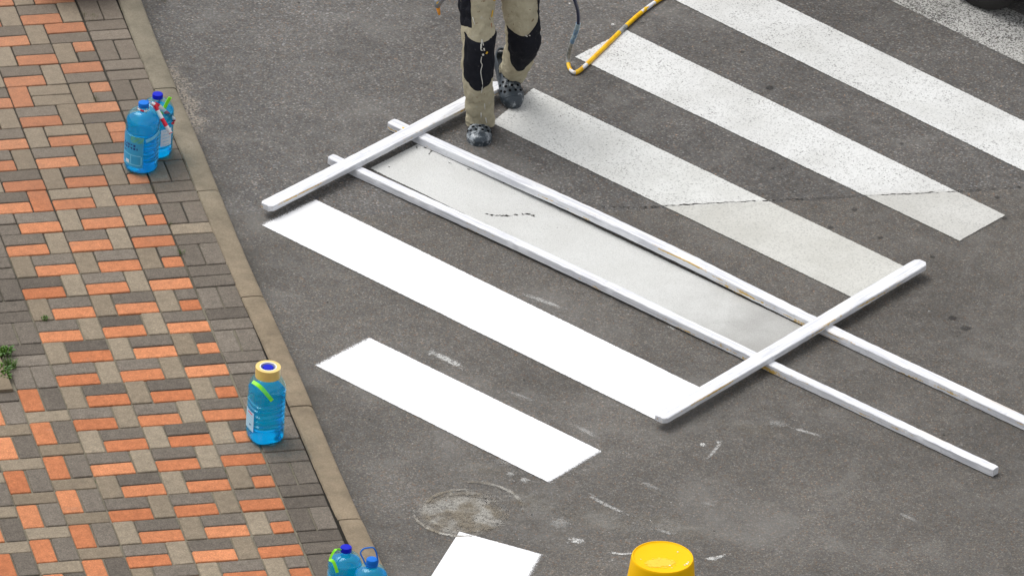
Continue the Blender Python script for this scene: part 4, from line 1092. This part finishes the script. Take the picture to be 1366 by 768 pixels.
def make_hose(name, base, alt, thr, scale, rough=.4):
    t = NT(name); o = t.pos(); n = t.noise(o, scale, 3, .5)
    t.col(t.mix(t.sstep(n, thr, thr + .02), base, alt)); t.rough(rough, .45); t.b.inputs['Coat Weight'].default_value = .15; return t.m
M['h_yellow'] = make_hose('yellow_hose', (.83, .49, .002), (.76, .40, .004), .5, 30)
M['h_white'] = make_hose('white_patched_hose', (.70, .70, .72), (.82, .48, .01), .56, 26)
M['h_grey'] = make_hose('grey_sleeve', (.22, .23, .22), (.36, .36, .34), .5, 40)
M['h_navy'] = make_hose('navy_hose', (.004, .012, .055), (.008, .02, .07), .6, 20)
M['h_clear'] = make_hose('clear_sleeve', (.30, .40, .45), (.14, .24, .36), .52, 30)
hz = ROAD + .012
G_ = [atz(u, v, hz) for u, v in [(960, -40), (918, -22), (884, -3), (858, 15), (832, 38), (801, 68.5), (776, 92)]]
G_ += [atz(766.5, 97, hz + .001), atz(760.5, 92.5, hz + .004), atz(758, 84, hz + .014), aty(758.5, 74, -.78), aty(762, 60, -.81), aty(768.5, 43, -.84), aty(771.5, 30, -.87), aty(771, 16, -.91), aty(767.5, 3, -.96), aty(763, -12, -1.02), Vector((2.25, -1.16, .55)), Vector((2.14, -1.33, .76)), Vector((2.10, -1.20, .90)), Vector((2.05, -.92, .98)), Vector((1.78, -.86, 1.0)), Vector((1.52, -.98, .98)), Vector((1.47, -1.25, .92)), g0 + Vector((.01, .03, .10))]
per = 10; HP = catmull(G_, per)
for i in range(len(HP)): HP[i] = Vector((HP[i].x, HP[i].y, max(HP[i].z, hz - .0005)))
HB = G_[7]
def at_u(p):
    d = p - CAM; return (683 + FPX * d.dot(RT) / d.dot(FW), 384 - FPX * d.dot(UP) / d.dot(FW))
HPX = [at_u(p) for p in HP]
def near(u, v): return min(range(len(HP)), key=lambda i: (HPX[i][0] - u) ** 2 + (HPX[i][1] - v) ** 2)
root = empty('hose', HB); tag(root, 'paint hose, yellow on the asphalt and navy where it rises beside the worker', 'hose')
def seg(a, b_, r, name, mat):
    i0 = 0 if a is None else near(*a); i1 = len(HP) - 1 if b_ is None else near(*b_)
    mb = MB(); mb.tube([q - HB for q in HP[i0:i1 + 1]], r, 12); return mb.build(name, mat, root, smooth=True, autosmooth=60)
seg(None, (874, 4), .0112, 'yellow_section', M['h_yellow']); seg((874, 4), (856, 16), .0108, 'white_section', M['h_white']); seg((856, 16), (834, 36), .0114, 'yellow_section', M['h_yellow']); seg((834, 36), (827, 43), .0118, 'coupling', M['h_grey'])
seg((827, 43), (783, 86), .0115, 'yellow_section', M['h_yellow']); seg((783, 86), (776, 92), .0108, 'white_section', M['h_white']); seg((776, 92), (767, 97), .0114, 'yellow_section', M['h_yellow']); seg((767, 97), (761, 93), .0095, 'white_section', M['h_white']); seg((761, 93), (758, 84), .0100, 'yellow_section', M['h_yellow'])
seg((758, 84), (763, 57), .0115, 'grey_sleeve', M['h_grey']); seg((763, 57), (771, 31), .0122, 'clear_sleeve', M['h_clear']); seg((771, 31), None, .0088, 'navy_section', M['h_navy'])

# ------------------------------------------------------------------ the car whose front tyre shows at the top right
M['car'] = plain('dark_blue_car_paint', (.010, .022, .060), .25, .5, .1, 4, coat=1)
M['tyre'] = plain('tyre_rubber', (.020, .019, .018), .75, .3, .3, 60, .3)
M['rim'] = plain('dark_blue_grey_rim', (.035, .060, .095), .28, .5, .15, 30, metal=.7)
M['car_glass'] = plain('car_glass', (.012, .015, .018), .05, .6)
M['lamp'] = plain('car_lamp', (.7, .72, .75), .1, .6); M['tail'] = plain('car_tail_lamp', (.45, .01, .01), .2, .6); M['trim'] = plain('black_trim', (.012, .012, .013), .6, .3)
td = Vector((d7.x, d7.y, 0)).normalized(); sdv = Vector((-td.y, td.x, 0))        # forward, and left of the car (away from the viewer)
wc = atz(1312, 3.5, ROAD)                                                        # contact of the near front tyre
HW = .86; car_o = wc + sdv * (HW - .10); car_o.z = ROAD
root = empty('car', car_o, math.atan2(td.y, td.x)); tag(root, 'dark blue car by the worn stripe, only a front tyre showing at the top right', 'car')
# local axes: +x forward from the front axle, +y left
prof_lo = [(-3.35, .34), (-3.33, .62), (-3.22, .92), (-2.9, .97), (.05, .93), (.34, .86), (.47, .72), (.50, .52), (.44, .38), (.2, .34)]
mb = MB(); rings = []
for yy, k in ((-HW, .0), (-HW + .03, .5), (-HW + .10, .9), (-HW + .3, 1.0), (0, 1.02), (HW - .3, 1.0), (HW - .10, .9), (HW - .03, .5), (HW, 0)):
    ins = (1 - k) * .10
    rings.append([(x * (1 - ins * .12) , yy, z - (ins * .5 if z > .5 else -ins * .3)) for x, z in prof_lo])
mb.rings(rings)
# arches are cut by raising the sill line around the wheels
body = mb.build('car_body', M['car'], root, smooth=True, autosmooth=40)
cut = MB()
for x in (0, -2.58):
    for y0 in (-HW - .1, HW - .26): cut.rings([[(x + .36 * math.cos(2 * math.pi * k / 28), y0 + dy, .31 + .36 * math.sin(2 * math.pi * k / 28)) for k in range(28)] for dy in (0, .36)])
cu = cut.build('arch_cutter', M['trim'], root)
bpy.context.view_layer.update()
bo2 = body.modifiers.new('b', 'BOOLEAN'); bo2.object = cu; bo2.operation = 'DIFFERENCE'; bo2.solver = 'EXACT'
dg = bpy.context.evaluated_depsgraph_get(); nm = bpy.data.meshes.new_from_object(body.evaluated_get(dg)); body.modifiers.clear(); body.data = nm; bpy.data.objects.remove(cu)
mb = MB(); mb.rings([[(x, yy * (1 - .16 * (1 if z > 1.2 else 0)), z) for x, z in ((-3.12, .955), (-2.75, 1.40), (-1.2, 1.475), (-.55, 1.42), (.02, .945))] for yy in (-HW + .07, -HW + .12, HW - .12, HW - .07)]); mb.build('windows', M['car_glass'], root, smooth=True, autosmooth=30)
mb = MB(); mb.rings([[(-2.74, yy, 1.405 + q), (-1.2, yy, 1.482 + q), (-.62, yy, 1.435 + q), (-.62, yy, 1.42), (-1.2, yy, 1.465), (-2.74, yy, 1.39)] for yy, q in ((-.69, 0), (-.5, .012), (.5, .012), (.69, 0))]); mb.build('roof', M['car'], root, smooth=True, autosmooth=30)
def rg(r, yy, n=48): return [(r * math.cos(2 * math.pi * k / n), yy, r * math.sin(2 * math.pi * k / n)) for k in range(n)]
for x in (0, -2.58):
    for sgn in (-1, 1):
        wr = empty('wheel', (x, sgn * (HW - .11), .305)); wr.parent = root
        ws = [rg(r, yy * sgn) for r, yy in ((.205, -.09), (.27, -.10), (.296, -.085), (.303, -.06), (.303, -.025), (.299, -.02), (.299, -.012), (.303, -.007), (.303, .007), (.299, .012), (.299, .02), (.303, .025), (.303, .06), (.296, .085), (.275, .098), (.245, .102), (.222, .094))]
        mb = MB(); mb.rings(ws, cap0=True, cap1=False); mb.build('tyre', M['tyre'], wr, smooth=True, autosmooth=40)
        mb = MB(); mb.rings([rg(r, yy * sgn) for r, yy in ((.228, .092), (.222, .100), (.21, .095), (.19, .05), (.07, .06), (.05, .085), (.001, .088))], cap0=False)
        for k in range(5):
            a = k * 2 * math.pi / 5 + .3; mb.tube([(.05 * math.cos(a), .085 * sgn, .05 * math.sin(a)), (.213 * math.cos(a), .088 * sgn, .213 * math.sin(a))], .022, 8)
        mb.build('rim', M['rim'], wr, smooth=True, autosmooth=40)
for sgn in (-1, 1):
    mb = MB(); sph(mb, (.38, sgn * .62, .74), .10, .15, .07); mb.build('headlight', M['lamp'], root, smooth=True)
    mb = MB(); sph(mb, (-3.26, sgn * .66, .80), .06, .12, .09); mb.build('taillight', M['tail'], root, smooth=True)
    mb = MB(); sph(mb, (-.45, sgn * (HW + .04), .98), .06, .09, .06); mb.build('mirror', M['car'], root, smooth=True)
mb = MB(); mb.box((-2.4, -HW + .06, .24), (-.2, HW - .06, .36)); mb.build('underbody', M['trim'], root)
